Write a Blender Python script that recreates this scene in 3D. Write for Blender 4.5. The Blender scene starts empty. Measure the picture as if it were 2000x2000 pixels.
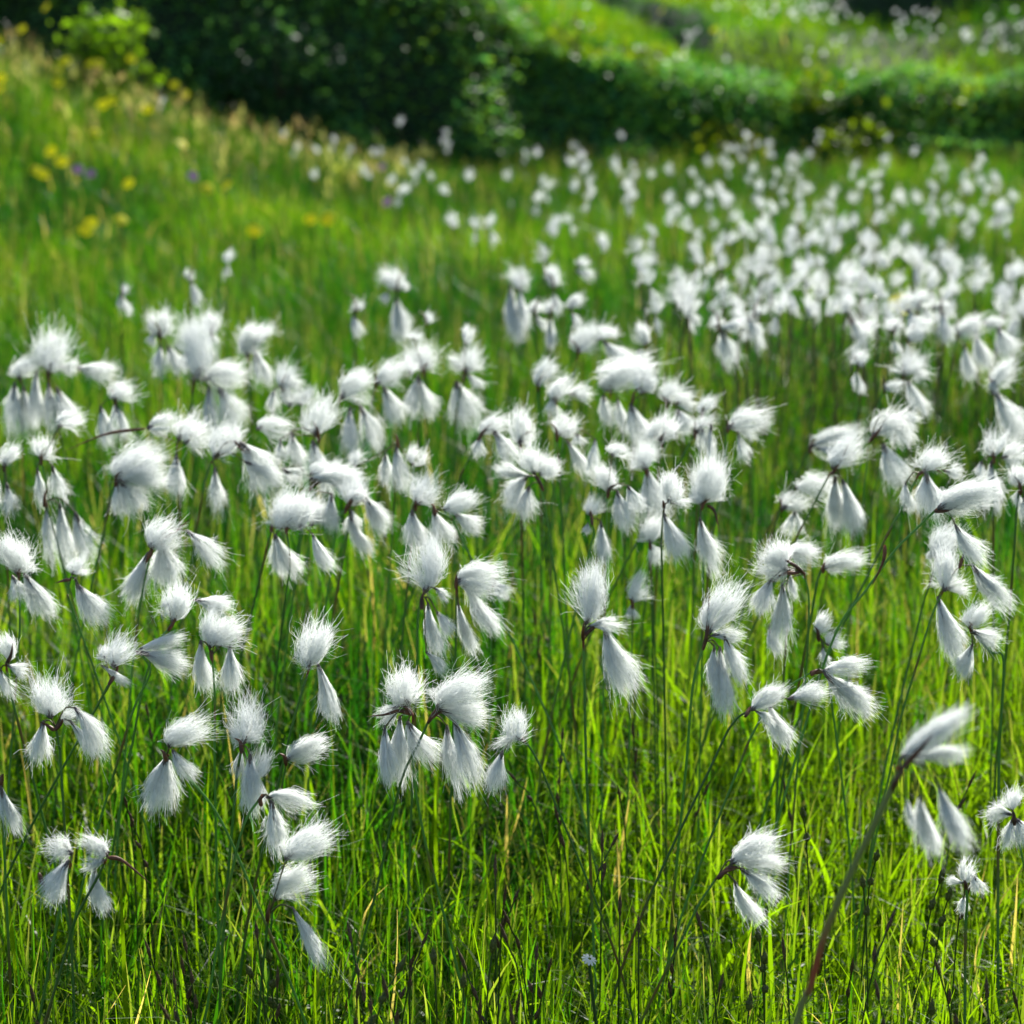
import bpy, math
import numpy as np
from mathutils import Vector

rng = np.random.default_rng(7)
R = math.radians
SC = bpy.context.scene
COL = SC.collection

# ------------------------------------------------------------------ camera, sky, sun, exposure
CAM_H = 0.84
FPX = 4510.0                      # focal length in pixels of the 2000 px photograph
PITCH = math.atan(1034 / FPX)
cam_data = bpy.data.cameras.new('camera')
cam = bpy.data.objects.new('camera', cam_data)
COL.objects.link(cam)
cam.location = (0, 0, CAM_H)
cam.rotation_euler = (math.pi / 2 - PITCH, 0, 0)
cam_data.sensor_width = 36.0
cam_data.lens = 36.0 * FPX / 2000.0
cam_data.clip_start = 0.02
cam_data.clip_end = 1000.0
cam_data.dof.use_dof = True
cam_data.dof.focus_distance = 1.66
cam_data.dof.aperture_fstop = 8.8
SC.camera = cam

SUN_EL, SUN_AZ = R(38), R(24)      # azimuth clockwise from +Y
world = bpy.data.worlds.new('World')
SC.world = world
world.use_nodes = True
nt = world.node_tree
sky = nt.nodes.new('ShaderNodeTexSky')
sky.sky_type = 'NISHITA'
sky.sun_disc = False
sky.sun_elevation = SUN_EL
sky.sun_rotation = SUN_AZ
bg = nt.nodes['Background']
bg.inputs['Strength'].default_value = 0.105
nt.links.new(sky.outputs['Color'], bg.inputs['Color'])
sun_d = bpy.data.lights.new('sun', 'SUN')
sun_d.energy = 5.0
sun_d.angle = R(0.5)
sun_d.color = (1.0, 0.97, 0.90)
sun = bpy.data.objects.new('sun', sun_d)
COL.objects.link(sun)
sv = Vector((math.sin(SUN_AZ) * math.cos(SUN_EL), math.cos(SUN_AZ) * math.cos(SUN_EL), math.sin(SUN_EL)))
sun.rotation_euler = sv.to_track_quat('Z', 'Y').to_euler()
sun.location = (3, 6, 6)
SC.view_settings.view_transform = 'Standard'
SC.view_settings.look = 'None'
SC.view_settings.exposure = 0.78
SC.view_settings.gamma = 1.0
SC.cycles.max_bounces = 8
SC.cycles.diffuse_bounces = 4
SC.cycles.transmission_bounces = 6
SC.cycles.glossy_bounces = 2
SC.cycles.caustics_reflective = False
SC.cycles.caustics_refractive = False
SC.cycles.sample_clamp_indirect = 8.0
SC.cycles.use_denoising = True
SC.cycles.denoiser = 'OPENIMAGEDENOISE'
SC.cycles.denoising_prefilter = 'ACCURATE'
SC.cycles.denoising_input_passes = 'RGB_ALBEDO_NORMAL'

# ------------------------------------------------------------------ picture <-> place
CT, ST = math.cos(PITCH), math.sin(PITCH)
TS = 667 / 1932.0
TILES = {'A': (0, 1000, TS), 'B': (667, 1000, TS), 'C': (1333, 1000, TS), 'D': (0, 1500, TS), 'E': (667, 1500, TS),
         'F': (1333, 1500, TS), 'G': (0, 500, TS), 'H': (667, 500, TS), 'I': (1333, 500, TS),
         'J': (0, 0, 1000 / 1932), 'K': (1000, 0, 1000 / 1932), 'L': (1200, 230, 800 / 1932),
         'M': (300, 850, 500 / 1932), 'N': (1100, 850, 500 / 1932)}


def full(tile, x, y):
    ox, oy, s = TILES[tile]
    return ox + x * s, oy + y * s


def ray(px, py):
    xc, yc = (px - 1000) / FPX, (1000 - py) / FPX
    return np.array([xc, CT + yc * ST, -ST + yc * CT])


def at(px, py, D):
    d = ray(px, py)
    return np.array([0, 0, CAM_H]) + d * (D / d[1])


DY = [200, 240, 260, 300, 340, 380, 450, 540, 650, 800, 1000, 1200, 1400, 1600, 1800]
DD = [9.6, 8.9, 8.5, 7.3, 6.2, 5.2, 4.0, 3.3, 2.75, 2.25, 1.9, 1.72, 1.6, 1.5, 1.42]


def depth_of(py):
    return float(np.interp(py, DY, DD))


# ------------------------------------------------------------------ noise and ground heights
def hash2(ix, iy, seed):
    h = (ix * 374761393 + iy * 668265263 + seed * 974711) & 0xffffffff
    h = ((h ^ (h >> 13)) * 1274126177) & 0xffffffff
    return ((h ^ (h >> 16)) & 0xffff) / 65535.0


def noise(x, y, sc, seed=0):
    x = np.asarray(x, float) * sc + 1000.3
    y = np.asarray(y, float) * sc + 1000.7
    ix, iy = np.floor(x).astype(np.int64), np.floor(y).astype(np.int64)
    fx, fy = x - ix, y - iy
    fx, fy = fx * fx * (3 - 2 * fx), fy * fy * (3 - 2 * fy)
    a, b = hash2(ix, iy, seed), hash2(ix + 1, iy, seed)
    c, d = hash2(ix, iy + 1, seed), hash2(ix + 1, iy + 1, seed)
    return (a * (1 - fx) + b * fx) * (1 - fy) + (c * (1 - fx) + d * fx) * fy


def sstep(a, b, v):
    t = np.clip((v - a) / (b - a), 0, 1)
    return t * t * (3 - 2 * t)


CX = [-40, -6, -3.2, -2.2, -1.5, -0.8, -0.45, -0.2, 0.0, 0.25, 0.6, 1.2, 1.8, 2.6, 4, 8, 40]
CZ = [2.6, 1.9, 1.1, 1.1, 1.3, 1.2, 1.0, 0.80, 0.62, 0.50, 0.38, 0.30, 0.33, 0.34, 0.38, 0.5, 1.2]


def crest(x):
    return np.interp(x, CX, CZ)


def bank_y(x):
    return 10.1 + 0.25 * (noise(x, x * 0, 0.7, 5) - 0.5) + 0.25 * sstep(0, 2.5, x)


def ground(x, y):
    x = np.asarray(x, float)
    y = np.asarray(y, float)
    z = 0.03 * (noise(x, y, 0.9, 1) - 0.5) + 0.015 * (noise(x, y, 2.7, 2) - 0.5)
    z = z * sstep(0.5, 3.0, y) + 0 * x
    # mound on the left, falling to the right
    hm = np.interp(x, [-40, -4, -2.6, -1.95, -1.0, -0.55, -0.15, 0.05], [1.4, 0.85, 0.63, 0.47, 0.15, 0.05, 0.01, 0.0])
    z = z + hm * sstep(5.2, 8.8, y) * (1 - 0.75 * sstep(9.0, 9.9, y))
    # steep shaded bank and the terraces behind its crest
    yb = bank_y(x)
    zc = crest(x)
    w = 0.14 + 0.34 * zc
    z = z + zc * sstep(0, 1, (y - yb) / w) * (1 - 0.0 * x)
    back = np.maximum(y - yb - w, 0)
    z = z + 0.045 * np.minimum(back, 9) + 0.16 * np.maximum(back - 9, 0) * np.exp(-np.maximum(back - 9, 0) / 260)
    gl = 0.93 - (y - 12.5) * 0.10 + 0.12 * (noise(y, y * 0, 0.8, 9) - 0.5)
    z = z + 0.20 * sstep(0.0, 0.15, x - gl) * sstep(11.6, 12.6, y) * (1 - sstep(16, 20, y))
    z = z + 0.26 * sstep(0, 0.13, y - (12.9 + 0.5 * (noise(x, x * 0, 0.6, 11) - 0.5))) * sstep(1.4, 2.2, x)
    z = z + (0.10 * (noise(x, y, 1.3, 21) - 0.5) + 0.07 * (noise(x, y, 3.1, 22) - 0.5)) * sstep(0.0, 0.5, back)
    return z


# ------------------------------------------------------------------ materials
MATS = {}


def node_mat(name):
    m = bpy.data.materials.new(name)
    m.use_nodes = True
    n = m.node_tree
    n.nodes.clear()
    out = n.nodes.new('ShaderNodeOutputMaterial')
    MATS[name] = m
    return m, n, out


def leaf_mat(name, color=None, translucency=0.5, rough=0.35, spec=0.5, tgain=(1, 1, 1), var=0.0, scale=40.0):
    m, n, out = node_mat(name)
    pr = n.nodes.new('ShaderNodeBsdfPrincipled')
    tr = n.nodes.new('ShaderNodeBsdfTranslucent')
    mx = n.nodes.new('ShaderNodeMixShader')
    mx.inputs[0].default_value = translucency
    pr.inputs['Roughness'].default_value = rough
    pr.inputs['Specular IOR Level'].default_value = spec
    if color is None:
        c = n.nodes.new('ShaderNodeAttribute')
        c.attribute_name = 'tint'
        src = c.outputs['Color']
    else:
        c = n.nodes.new('ShaderNodeTexNoise')
        c.inputs['Scale'].default_value = scale
        tc = n.nodes.new('ShaderNodeTexCoord')
        n.links.new(tc.outputs['Object'], c.inputs['Vector'])
        rp = n.nodes.new('ShaderNodeValToRGB')
        rp.color_ramp.elements[0].position = 0.3
        rp.color_ramp.elements[1].position = 0.7
        rp.color_ramp.elements[0].color = tuple(v * (1 - var) for v in color) + (1,)
        rp.color_ramp.elements[1].color = tuple(min(1, v * (1 + var)) for v in color) + (1,)
        n.links.new(c.outputs['Fac'], rp.inputs['Fac'])
        src = rp.outputs['Color']
    mul = n.nodes.new('ShaderNodeMix')
    mul.data_type = 'RGBA'
    mul.blend_type = 'MULTIPLY'
    mul.inputs[0].default_value = 1.0
    mul.inputs[7].default_value = tuple(tgain) + (1,)
    n.links.new(src, pr.inputs['Base Color'])
    n.links.new(src, mul.inputs[6])
    n.links.new(mul.outputs[2], tr.inputs['Color'])
    n.links.new(pr.outputs[0], mx.inputs[1])
    n.links.new(tr.outputs[0], mx.inputs[2])
    n.links.new(mx.outputs[0], out.inputs['Surface'])
    return m


leaf_mat('grass', None, 0.64, 0.40, 0.25, (2.5, 2.4, 0.8))
leaf_mat('leaf', None, 0.45, 0.5, 0.22, (2.4, 2.3, 1.0))
leaf_mat('cotton', (0.86, 0.875, 0.85), 0.56, 0.32, 0.7, (1, 1, 1), 0.06, 160)
leaf_mat('scale', (0.13, 0.105, 0.09), 0.15, 0.5, 0.4, (1, 1, 1), 0.6, 400)
leaf_mat('bract', (0.12, 0.05, 0.025), 0.2, 0.45, 0.4, (1.6, 1.2, 1), 0.6, 120)
leaf_mat('stalk', (0.11, 0.10, 0.035), 0.1, 0.45, 0.4, (1, 1, 1), 0.4, 150)
leaf_mat('spike_dark', (0.085, 0.05, 0.025), 0.05, 0.6, 0.3, (1, 1, 1), 0.7, 900)
leaf_mat('spike_green', (0.085, 0.10, 0.02), 0.2, 0.5, 0.3, (1.5, 1.5, 1), 0.6, 900)
leaf_mat('petal_yellow', (0.95, 0.86, 0.02), 0.6, 0.5, 0.3, (1, 1, 1), 0.15, 100)
leaf_mat('disc_orange', (0.92, 0.74, 0.015), 0.5, 0.7, 0.2, (1, 1, 1), 0.3, 300)
leaf_mat('petal_purple', (0.52, 0.27, 0.55), 0.5, 0.5, 0.3, (1, 1, 1), 0.2, 100)
leaf_mat('petal_white', (0.82, 0.82, 0.80), 0.4, 0.5, 0.3, (1, 1, 1), 0.05, 100)
leaf_mat('wood', (0.09, 0.06, 0.035), 0.0, 0.8, 0.2, (1, 1, 1), 0.4, 30)


def stem_material():
    m = leaf_mat('stem', None, 0.35, 0.4, 0.4, (1.3, 1.3, 1))
    return m


stem_material()

m, n, out = node_mat('soil')
pr = n.nodes.new('ShaderNodeBsdfPrincipled')
pr.inputs['Roughness'].default_value = 0.9
tc = n.nodes.new('ShaderNodeTexCoord')
nz = n.nodes.new('ShaderNodeTexNoise')
nz.inputs['Scale'].default_value = 6.0
nz.inputs['Detail'].default_value = 8.0
rp = n.nodes.new('ShaderNodeValToRGB')
rp.color_ramp.elements[0].position = 0.35
rp.color_ramp.elements[0].color = (0.006, 0.014, 0.003, 1)
rp.color_ramp.elements[1].position = 0.7
rp.color_ramp.elements[1].color = (0.016, 0.045, 0.006, 1)
n.links.new(tc.outputs['Object'], nz.inputs['Vector'])
n.links.new(nz.outputs['Fac'], rp.inputs['Fac'])
n.links.new(rp.outputs['Color'], pr.inputs['Base Color'])
n.links.new(pr.outputs[0], out.inputs['Surface'])


# ------------------------------------------------------------------ mesh helpers
class MB:
    """collects quads and builds one mesh"""

    def __init__(self):
        self.v, self.f, self.c, self.n = [], [], [], 0

    def add(self, verts, quads, color=None):
        verts = np.asarray(verts, np.float32).reshape(-1, 3)
        quads = np.asarray(quads, np.int64).reshape(-1, 4)
        self.v.append(verts)
        self.f.append(quads + self.n)
        if color is None:
            color = np.array([0.5, 0.5, 0.5])
        color = np.asarray(color, np.float32)
        if color.ndim == 1:
            color = np.repeat(color[None], len(verts), 0)
        self.c.append(color)
        self.n += len(verts)
        return self

    def mesh(self, name, mat, tint=True, smooth=True):
        v = np.concatenate(self.v)
        f = np.concatenate(self.f)
        me = bpy.data.meshes.new(name)
        me.vertices.add(len(v))
        me.vertices.foreach_set('co', v.ravel())
        me.loops.add(len(f) * 4)
        me.loops.foreach_set('vertex_index', f.ravel().astype(np.int32))
        me.polygons.add(len(f))
        me.polygons.foreach_set('loop_start', np.arange(0, len(f) * 4, 4, dtype=np.int32))
        if smooth:
            me.polygons.foreach_set('use_smooth', np.ones(len(f), bool))
        me.update(calc_edges=True)
        if tint:
            at_ = me.attributes.new('tint', 'FLOAT_COLOR', 'POINT')
            c = np.concatenate(self.c)
            at_.data.foreach_set('color', np.c_[c, np.ones(len(c), np.float32)].astype(np.float32).ravel())
        me.materials.append(MATS[mat])
        return me

    def build(self, name, mat, parent=None, tint=True):
        o = bpy.data.objects.new(name, self.mesh(name, mat, tint))
        COL.objects.link(o)
        if parent is not None:
            o.parent = parent
            o.location = -parent.location
        return o


def ribbons(mb, P, W, side, color):
    """P (N,S,3) centre lines, W (N,S) half widths, side (N,3)|(N,S,3), color (N,3)|(N,S,3)"""
    N, S, _ = P.shape
    if side.ndim == 2:
        side = np.repeat(side[:, None], S, 1)
    if color.ndim == 2:
        color = np.repeat(color[:, None], S, 1)
    V = np.stack([P - side * W[..., None], P + side * W[..., None]], 2).reshape(-1, 3)
    Cc = np.repeat(color[:, :, None], 2, 2).reshape(-1, 3)
    base = (np.arange(N)[:, None] * S + np.arange(S - 1)[None]) * 2
    q = np.stack([base, base + 1, base + 3, base + 2], -1).reshape(-1, 4)
    mb.add(V, q, Cc)


def smooth_path(pts, n):
    pts = np.asarray(pts, float)
    if len(pts) == 2:
        t = np.linspace(0, 1, n)[:, None]
        return pts[0] * (1 - t) + pts[1] * t
    p = np.vstack([2 * pts[0] - pts[1], pts, 2 * pts[-1] - pts[-2]])
    out_ = []
    m_ = len(pts) - 1
    for k in np.linspace(0, m_ - 1e-6, n):
        i = int(k)
        t = k - i
        a, b, c, d = p[i], p[i + 1], p[i + 2], p[i + 3]
        out_.append(0.5 * (2 * b + (c - a) * t + (2 * a - 5 * b + 4 * c - d) * t * t + (3 * b - a - 3 * c + d) * t ** 3))
    return np.array(out_)


def tube(mb, path, rad, color=None, sides=6):
    path = np.asarray(path, float)
    S = len(path)
    rad = np.broadcast_to(np.asarray(rad, float), (S,))
    T = np.gradient(path, axis=0)
    T /= np.linalg.norm(T, axis=1, keepdims=True) + 1e-9
    ref = np.array([0.31, 0.91, 0.27])
    U = np.cross(T, ref)
    U /= np.linalg.norm(U, axis=1, keepdims=True) + 1e-9
    Wv = np.cross(T, U)
    an = np.linspace(0, 2 * math.pi, sides, endpoint=False)
    V = path[:, None] + rad[:, None, None] * (np.cos(an)[None, :, None] * U[:, None] + np.sin(an)[None, :, None] * Wv[:, None])
    i = np.arange(S - 1)[:, None] * sides
    j = np.arange(sides)[None]
    k = (j + 1) % sides
    q = np.stack([i + j, i + k, i + k + sides, i + j + sides], -1).reshape(-1, 4)
    if color is not None:
        color = np.asarray(color)
        if color.ndim == 2:
            color = np.repeat(color[:, None], sides, 1).reshape(-1, 3)
    mb.add(V.reshape(-1, 3), q, color)


def frame_of(a):
    r = np.array([0.2, 0.9, 0.1]) if abs(a[1]) < 0.8 else np.array([0.9, 0.1, 0.2])
    u = np.cross(a, r)
    u /= np.linalg.norm(u)
    return u, np.cross(a, u)


WIND = np.array([0.75, -0.25, -0.35])


def tuft(mb, A, T, w, kind, nf, S, hw, g):
    """a bundle of silky hairs from base A towards tip T, w metres across"""
    ax = T - A
    L = np.linalg.norm(ax)
    a = ax / L
    u, v = frame_of(a)
    r = w / 2
    ragged = g.uniform() < 0.3
    nc = max(9, nf // (22 if ragged else 10))
    phi_c = g.uniform(0, 2 * math.pi, nc)
    rho_c = np.sqrt(g.uniform(0, 1, nc))
    ln_c = g.uniform(0.74, 1.06, nc) if kind == 'u' else g.uniform(0.78, 1.06, nc)
    if ragged:
        ln_c = g.uniform(0.55, 1.12, nc)
    lob = g.uniform(0, 6.28, 3)
    swoop = g.normal(0, 0.12 + 0.14 * (g.uniform() < 0.4), 3) + np.array([0.06, 0, 0.0]) if kind == 'u' else g.normal(0, 0.06, 3)
    swoop -= a * (swoop @ a)
    k = g.integers(0, nc, nf)
    jit = g.normal(0, 1, (nf, 3))
    phi = phi_c[k] + jit[:, 0] * 0.15
    rho = np.clip(rho_c[k] + jit[:, 1] * 0.07, 0, 1.15)
    ln = ln_c[k] + jit[:, 2] * 0.05
    loose = g.uniform(0, 1, nf) < (0.42 if kind == 'u' else 0.30)                      # hairs outside any clump
    phi = np.where(loose, g.uniform(0, 2 * math.pi, nf), phi)
    rho = np.where(loose, np.sqrt(g.uniform(0.05, 1.08, nf)), rho)
    lobe = 1 + 0.20 * np.sin(phi + lob[0]) + 0.14 * np.sin(2 * phi + lob[1]) + 0.10 * np.sin(5 * phi + lob[2])
    rho = rho * lobe
    radial = np.cos(phi)[:, None] * u + np.sin(phi)[:, None] * v
    s0 = g.uniform(0.0, 0.22, nf)
    s0 = s0 + (0.01 if kind == 'u' else 0.035)
    st = A + a * (L * s0)[:, None] + radial * (r * 0.16 * rho)[:, None]
    if kind == 'u':
        top = 0.20 + 0.80 * np.sqrt(np.clip(1 - (0.86 * rho) ** 2, 0, 1))
        en = A + a * (L * top * ln)[:, None] + radial * (r * rho * (0.80 + 0.1 * ln))[:, None]
        ct = A + a * (L * (0.18 + 0.22 * (1 - rho)))[:, None] + radial * (r * rho * 1.12)[:, None]
    else:
        top = 0.80 + 0.2 * (1 - rho * rho)
        en = A + a * (L * top * ln)[:, None] + radial * (r * rho)[:, None]
        ct = A + a * (L * 0.42) + radial * (r * rho * 0.72)[:, None]
    stray = g.uniform(0, 1, nf) < 0.03
    wool = np.where(loose, g.uniform(0.25, 0.72, nf), 0.0)[:, None]      # short curly wool near the surface
    st = st + (en - st) * wool
    ct = ct + (en - ct) * wool
    sgrow = np.where(stray, g.uniform(1.1, 1.4, nf), 1.0)
    en = st + (en - st) * sgrow[:, None]
    t = np.linspace(0, 1, S)[None, :, None]
    P = st[:, None] * (1 - t) ** 2 + 2 * ct[:, None] * t * (1 - t) + en[:, None] * t ** 2
    t1 = t[..., 0]
    P += (t ** 2) * swoop * L
    wd = WIND + g.normal(0, 0.25, 3)
    P += (t ** 2) * wd * L * (0.07 + 0.05 * g.uniform(0, 1, (nf, 1, 1))) * np.where(stray, 2.2, 1.0)[:, None, None]
    curl = g.normal(0, 1, (nf, 1, 3)) * np.where(loose | stray, 0.20, 0.07)[:, None, None] * r * 1.6
    P += curl * (t ** 2)
    hook = g.normal(0, 1, (nf, 1, 3))
    P += hook * (t ** 4) * np.where(loose | stray, 0.26, 0.14)[:, None, None] * r
    c2 = g.normal(0, 1, (nf, 1, 3)) * np.where(loose | stray, 0.13, 0.05)[:, None, None] * r * 1.6
    P += c2 * np.sin(t * 7 + g.uniform(0, 6, (nf, 1, 1))) * t
    Tn = P[:, -1] - P[:, 0]
    Tn /= np.linalg.norm(Tn, axis=1, keepdims=True) + 1e-9
    sd = np.cross(Tn, np.array(sv) + g.normal(0, 0.35, (nf, 3)))      # a round hair shows the light its full width
    sd /= np.linalg.norm(sd, axis=1, keepdims=True) + 1e-9
    W = hw * (1.0 - 0.55 * t1) * g.uniform(0.7, 1.2, (nf, 1))
    ribbons(mb, P, W, sd, np.full((nf, 3), 0.85))


def spindle(mb, A, a, L, r, color=None, rings=6, sides=7, bump=0.0, g=rng):
    u, v = frame_of(a)
    t = np.linspace(0, 1, rings)
    prof = np.sin(np.pi * np.clip(0.08 + 0.92 * t, 0, 1) ** 0.8) * r + r * 0.08
    an = np.linspace(0, 2 * math.pi, sides, endpoint=False)
    rr = prof[:, None] * (1 + bump * g.uniform(-1, 1, (rings, sides)))
    V = A + a * (L * t)[:, None, None] + rr[..., None] * (np.cos(an)[None, :, None] * u + np.sin(an)[None, :, None] * v)
    i = np.arange(rings - 1)[:, None] * sides
    j = np.arange(sides)[None]
    k = (j + 1) % sides
    q = np.stack([i + j, i + k, i + k + sides, i + j + sides], -1).reshape(-1, 4)
    mb.add(V.reshape(-1, 3), q, color)


def empty(name, loc, label, cat, group=None):
    o = bpy.data.objects.new(name, None)
    o.empty_display_size = 0.02
    o.location = Vector([float(q) for q in loc])
    COL.objects.link(o)
    tag(o, label, cat, group)
    return o


def tag(o, label, cat, group=None):
    o['label'] = label
    o['category'] = cat
    if group:
        o['group'] = group


# ------------------------------------------------------------------ ground sheet
def axis(lo, hi, fine_lo, fine_hi, step, grow):
    a = list(np.arange(fine_lo, fine_hi + 1e-6, step))
    s = step
    while a[-1] < hi:
        s *= grow
        a.append(a[-1] + s)
    s = step
    while a[0] > lo:
        s *= grow
        a.insert(0, a[0] - s)
    return np.array(a)


gx = axis(-350, 350, -5, 6, 0.07, 1.15)
gy = axis(-80, 600, 0, 20, 0.07, 1.15)
XX, YY = np.meshgrid(gx, gy)
ZZ = ground(XX, YY)
nx, ny = len(gx), len(gy)
ii = np.arange(ny - 1)[:, None] * nx + np.arange(nx - 1)[None]
gmb = MB()
gmb.add(np.stack([XX, YY, ZZ], -1).reshape(-1, 3), np.stack([ii, ii + 1, ii + nx + 1, ii + nx], -1).reshape(-1, 4))
go = gmb.build('ground', 'soil', tint=False)
go['kind'] = 'structure'
go['label'] = 'damp meadow soil under the grass, rising to a bank and terraces behind'


# ------------------------------------------------------------------ grass
def lerp(a, b, t):
    return np.asarray(a) * (1 - t) + np.asarray(b) * t


GREEN_D, GREEN_M, GREEN_Y = np.array([0.008, 0.060, 0.007]), np.array([0.030, 0.125, 0.005]), np.array([0.118, 0.222, 0.004])
STRAW = np.array([0.34, 0.28, 0.15])


def blades(mb, x, y, z, h, hw, lean, bend, S, col, g, tipcol=None):
    N = len(x)
    yaw = g.uniform(0, 2 * math.pi, N)
    d = np.stack([np.cos(yaw), np.sin(yaw), 0 * yaw], -1)
    t = np.linspace(0, 1, S)[None]
    out_ = h[:, None] * (np.sin(lean)[:, None] * t + bend[:, None] * t ** 2.2)
    up_ = h[:, None] * (np.cos(lean)[:, None] * t - 0.55 * np.abs(bend)[:, None] * t ** 2.6)
    P = np.stack([x, y, z], -1)[:, None] + d[:, None] * out_[..., None]
    P[..., 2] += up_
    ya = yaw + np.pi / 2 + g.normal(0, 0.5, N)
    side = np.stack([np.cos(ya), np.sin(ya), g.normal(0, 0.12, N)], -1)
    W = hw[:, None] * (1 - t ** 2.2) * (0.75 + 0.25 * np.sin(np.pi * np.minimum(1, t + 0.2))) + 0.00012
    c = np.repeat(col[:, None], S, 1)
    if tipcol is not None:
        c = c * (1 - (t ** 4)[..., None]) + tipcol[:, None] * (t ** 4)[..., None]
    ribbons(mb, P, W, side, c)


def grass_color(x, y, g, yellow=0.5, straw=0.03):
    N = len(x)
    p = noise(x, y, 1.7, 31) * 0.6 + noise(x, y, 5.0, 32) * 0.4
    k = np.clip((p - 0.5) * 1.6 + yellow + g.normal(0, 0.25, N), 0, 1)[:, None]
    c = np.where(k < 0.5, lerp(GREEN_D, GREEN_M, k * 2), lerp(GREEN_M, GREEN_Y, k * 2 - 1))
    c = c * g.uniform(0.55, 1.0, N)[:, None]
    dry = g.uniform(0, 1, N) < straw
    c[dry] = STRAW * g.uniform(0.6, 1.2, dry.sum())[:, None]
    return c


def scatter(n, y0, y1, margin, g, half=0.2217):
    u = g.uniform(0, 1, n * 3)
    y = y0 + (y1 - y0) * u
    x = g.uniform(-1, 1, n * 3)
    wmax = half * y1 + margin
    x = x * wmax
    keep = np.abs(x) < half * y + margin
    return x[keep][:n], y[keep][:n]


g = np.random.default_rng(11)


def meadow(mb, n, y0, y1, margin, h0, h1, w0, w1, S, yellow, straw, leansd, bendsd, seed):
    g = np.random.default_rng(seed)
    x, y = scatter(n, y0, y1, margin, g)
    dens = noise(x, y, 2.3, 41) * 0.6 + noise(x, y, 7.0, 42) * 0.4
    keep = g.uniform(0, 1, len(x)) < 0.45 + 1.0 * dens
    x, y = x[keep], y[keep]
    N = len(x)
    z = ground(x, y)
    hp = 0.8 + 0.45 * noise(x, y, 1.3, 43)
    h = g.uniform(h0, h1, N) * hp * (1.05 + 0.22 * sstep(1.7, 2.3, y) - 0.2 * sstep(5, 8, y))
    hw = g.uniform(w0, w1, N) / 2
    lean = np.abs(g.normal(0, leansd, N))
    bend = np.abs(g.normal(0, bendsd, N)) * g.choice([1, 1, -0.3], N)
    col = grass_color(x, y, g, yellow, straw)
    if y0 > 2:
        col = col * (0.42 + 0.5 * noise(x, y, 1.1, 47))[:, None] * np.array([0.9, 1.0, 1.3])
    tip = col.copy()
    br = g.uniform(0, 1, N) < 0.25
    tip[br] = col[br] * 0.4 + STRAW * 0.5
    blades(mb, x, y, z - 0.005, h, hw, lean, bend, S, col, g, tip)


mb = MB()
meadow(mb, 30000, 1.05, 2.8, 0.45, 0.065, 0.155, 0.0026, 0.0052, 6, 0.74, 0.004, 0.42, 0.40, 1)
meadow(mb, 14000, 1.05, 2.8, 0.45, 0.09, 0.185, 0.0012, 0.0024, 6, 0.80, 0.015, 0.60, 0.60, 2)
meadow(mb, 420, 1.05, 2.8, 0.45, 0.10, 0.19, 0.0024, 0.0040, 8, 0.5, 0.7, 0.9, 1.0, 3)
meadow(mb, 2600, 1.05, 2.8, 0.45, 0.11, 0.21, 0.0032, 0.0056, 7, 1.15, 0.0, 0.30, 0.40, 4)
mb.build('grass', 'grass')
near_grass = bpy.data.objects['grass']
near_grass['kind'] = 'stuff'
tag(near_grass, 'vivid green backlit grass blades of the near meadow', 'grass')
mb = MB()
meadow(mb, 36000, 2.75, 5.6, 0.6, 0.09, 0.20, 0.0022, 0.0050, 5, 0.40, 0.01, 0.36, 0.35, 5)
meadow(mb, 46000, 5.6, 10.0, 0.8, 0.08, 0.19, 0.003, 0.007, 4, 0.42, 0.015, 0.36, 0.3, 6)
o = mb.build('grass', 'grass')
o['kind'] = 'stuff'
tag(o, 'soft blurred green grass of the far meadow among the cotton grass', 'grass')

# mound on the left: paler mixed grasses with dry seed heads on its crest
mb = MB()
g = np.random.default_rng(21)
N = 60000
x = g.uniform(-3.6, 0.0, N)
y = g.uniform(5.4, 9.7, N)
hm = ground(x, y)
keep = (hm > 0.02) & (x > -0.2217 * y - 1.0)
x, y = x[keep], y[keep]
N = len(x)
z = ground(x, y)
col = grass_color(x, y, g, 0.55, 0.05)
col = col * (0.6 + 0.8 * noise(x, y, 1.8, 53))[:, None]
h = g.uniform(0.06, 0.17, N) * (0.7 + 0.6 * noise(x, y, 2.0, 51))
blades(mb, x, y, z - 0.005, h, g.uniform(0.002, 0.006, N) / 2, np.abs(g.normal(0, 0.3, N)), np.abs(g.normal(0, 0.3, N)), 4, col, g)
o = mb.build('grass', 'grass')
o['kind'] = 'stuff'
tag(o, 'pale mixed grass covering the sunny mound on the left', 'grass')

mb = MB()
N = 260
x = g.uniform(-3.2, -0.3, N)
y = 8.9 - np.abs(g.normal(0, 0.7, N))
z = ground(x, y)
h = g.uniform(0.12, 0.24, N)
col = np.where(g.uniform(0, 1, (N, 1)) < 0.55, np.array([0.24, 0.25, 0.17]), np.array([0.26, 0.20, 0.20])) * g.uniform(0.7, 1.2, (N, 1))
blades(mb, x, y, z, h, np.full(N, 0.0010), np.abs(g.normal(0, 0.2, N)), np.abs(g.normal(0, 0.25, N)), 5, col, g)
for k in range(6):                                       # loose panicles at the tips
    yy = g.uniform(0.0, 0.10, N)
    blades(mb, x + g.normal(0, 0.012, N), y + g.normal(0, 0.012, N), z + h * 0.72 + yy * 0.5, g.uniform(0.02, 0.05, N), g.uniform(0.0012, 0.003, N),
           g.uniform(0.0, 0.6, N), np.abs(g.normal(0, 0.3, N)), 3, col, g)
o = mb.build('seed_grass', 'grass')
o['kind'] = 'stuff'
tag(o, 'dry beige and purplish seed heads along the crest of the left mound', 'grass')

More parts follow.
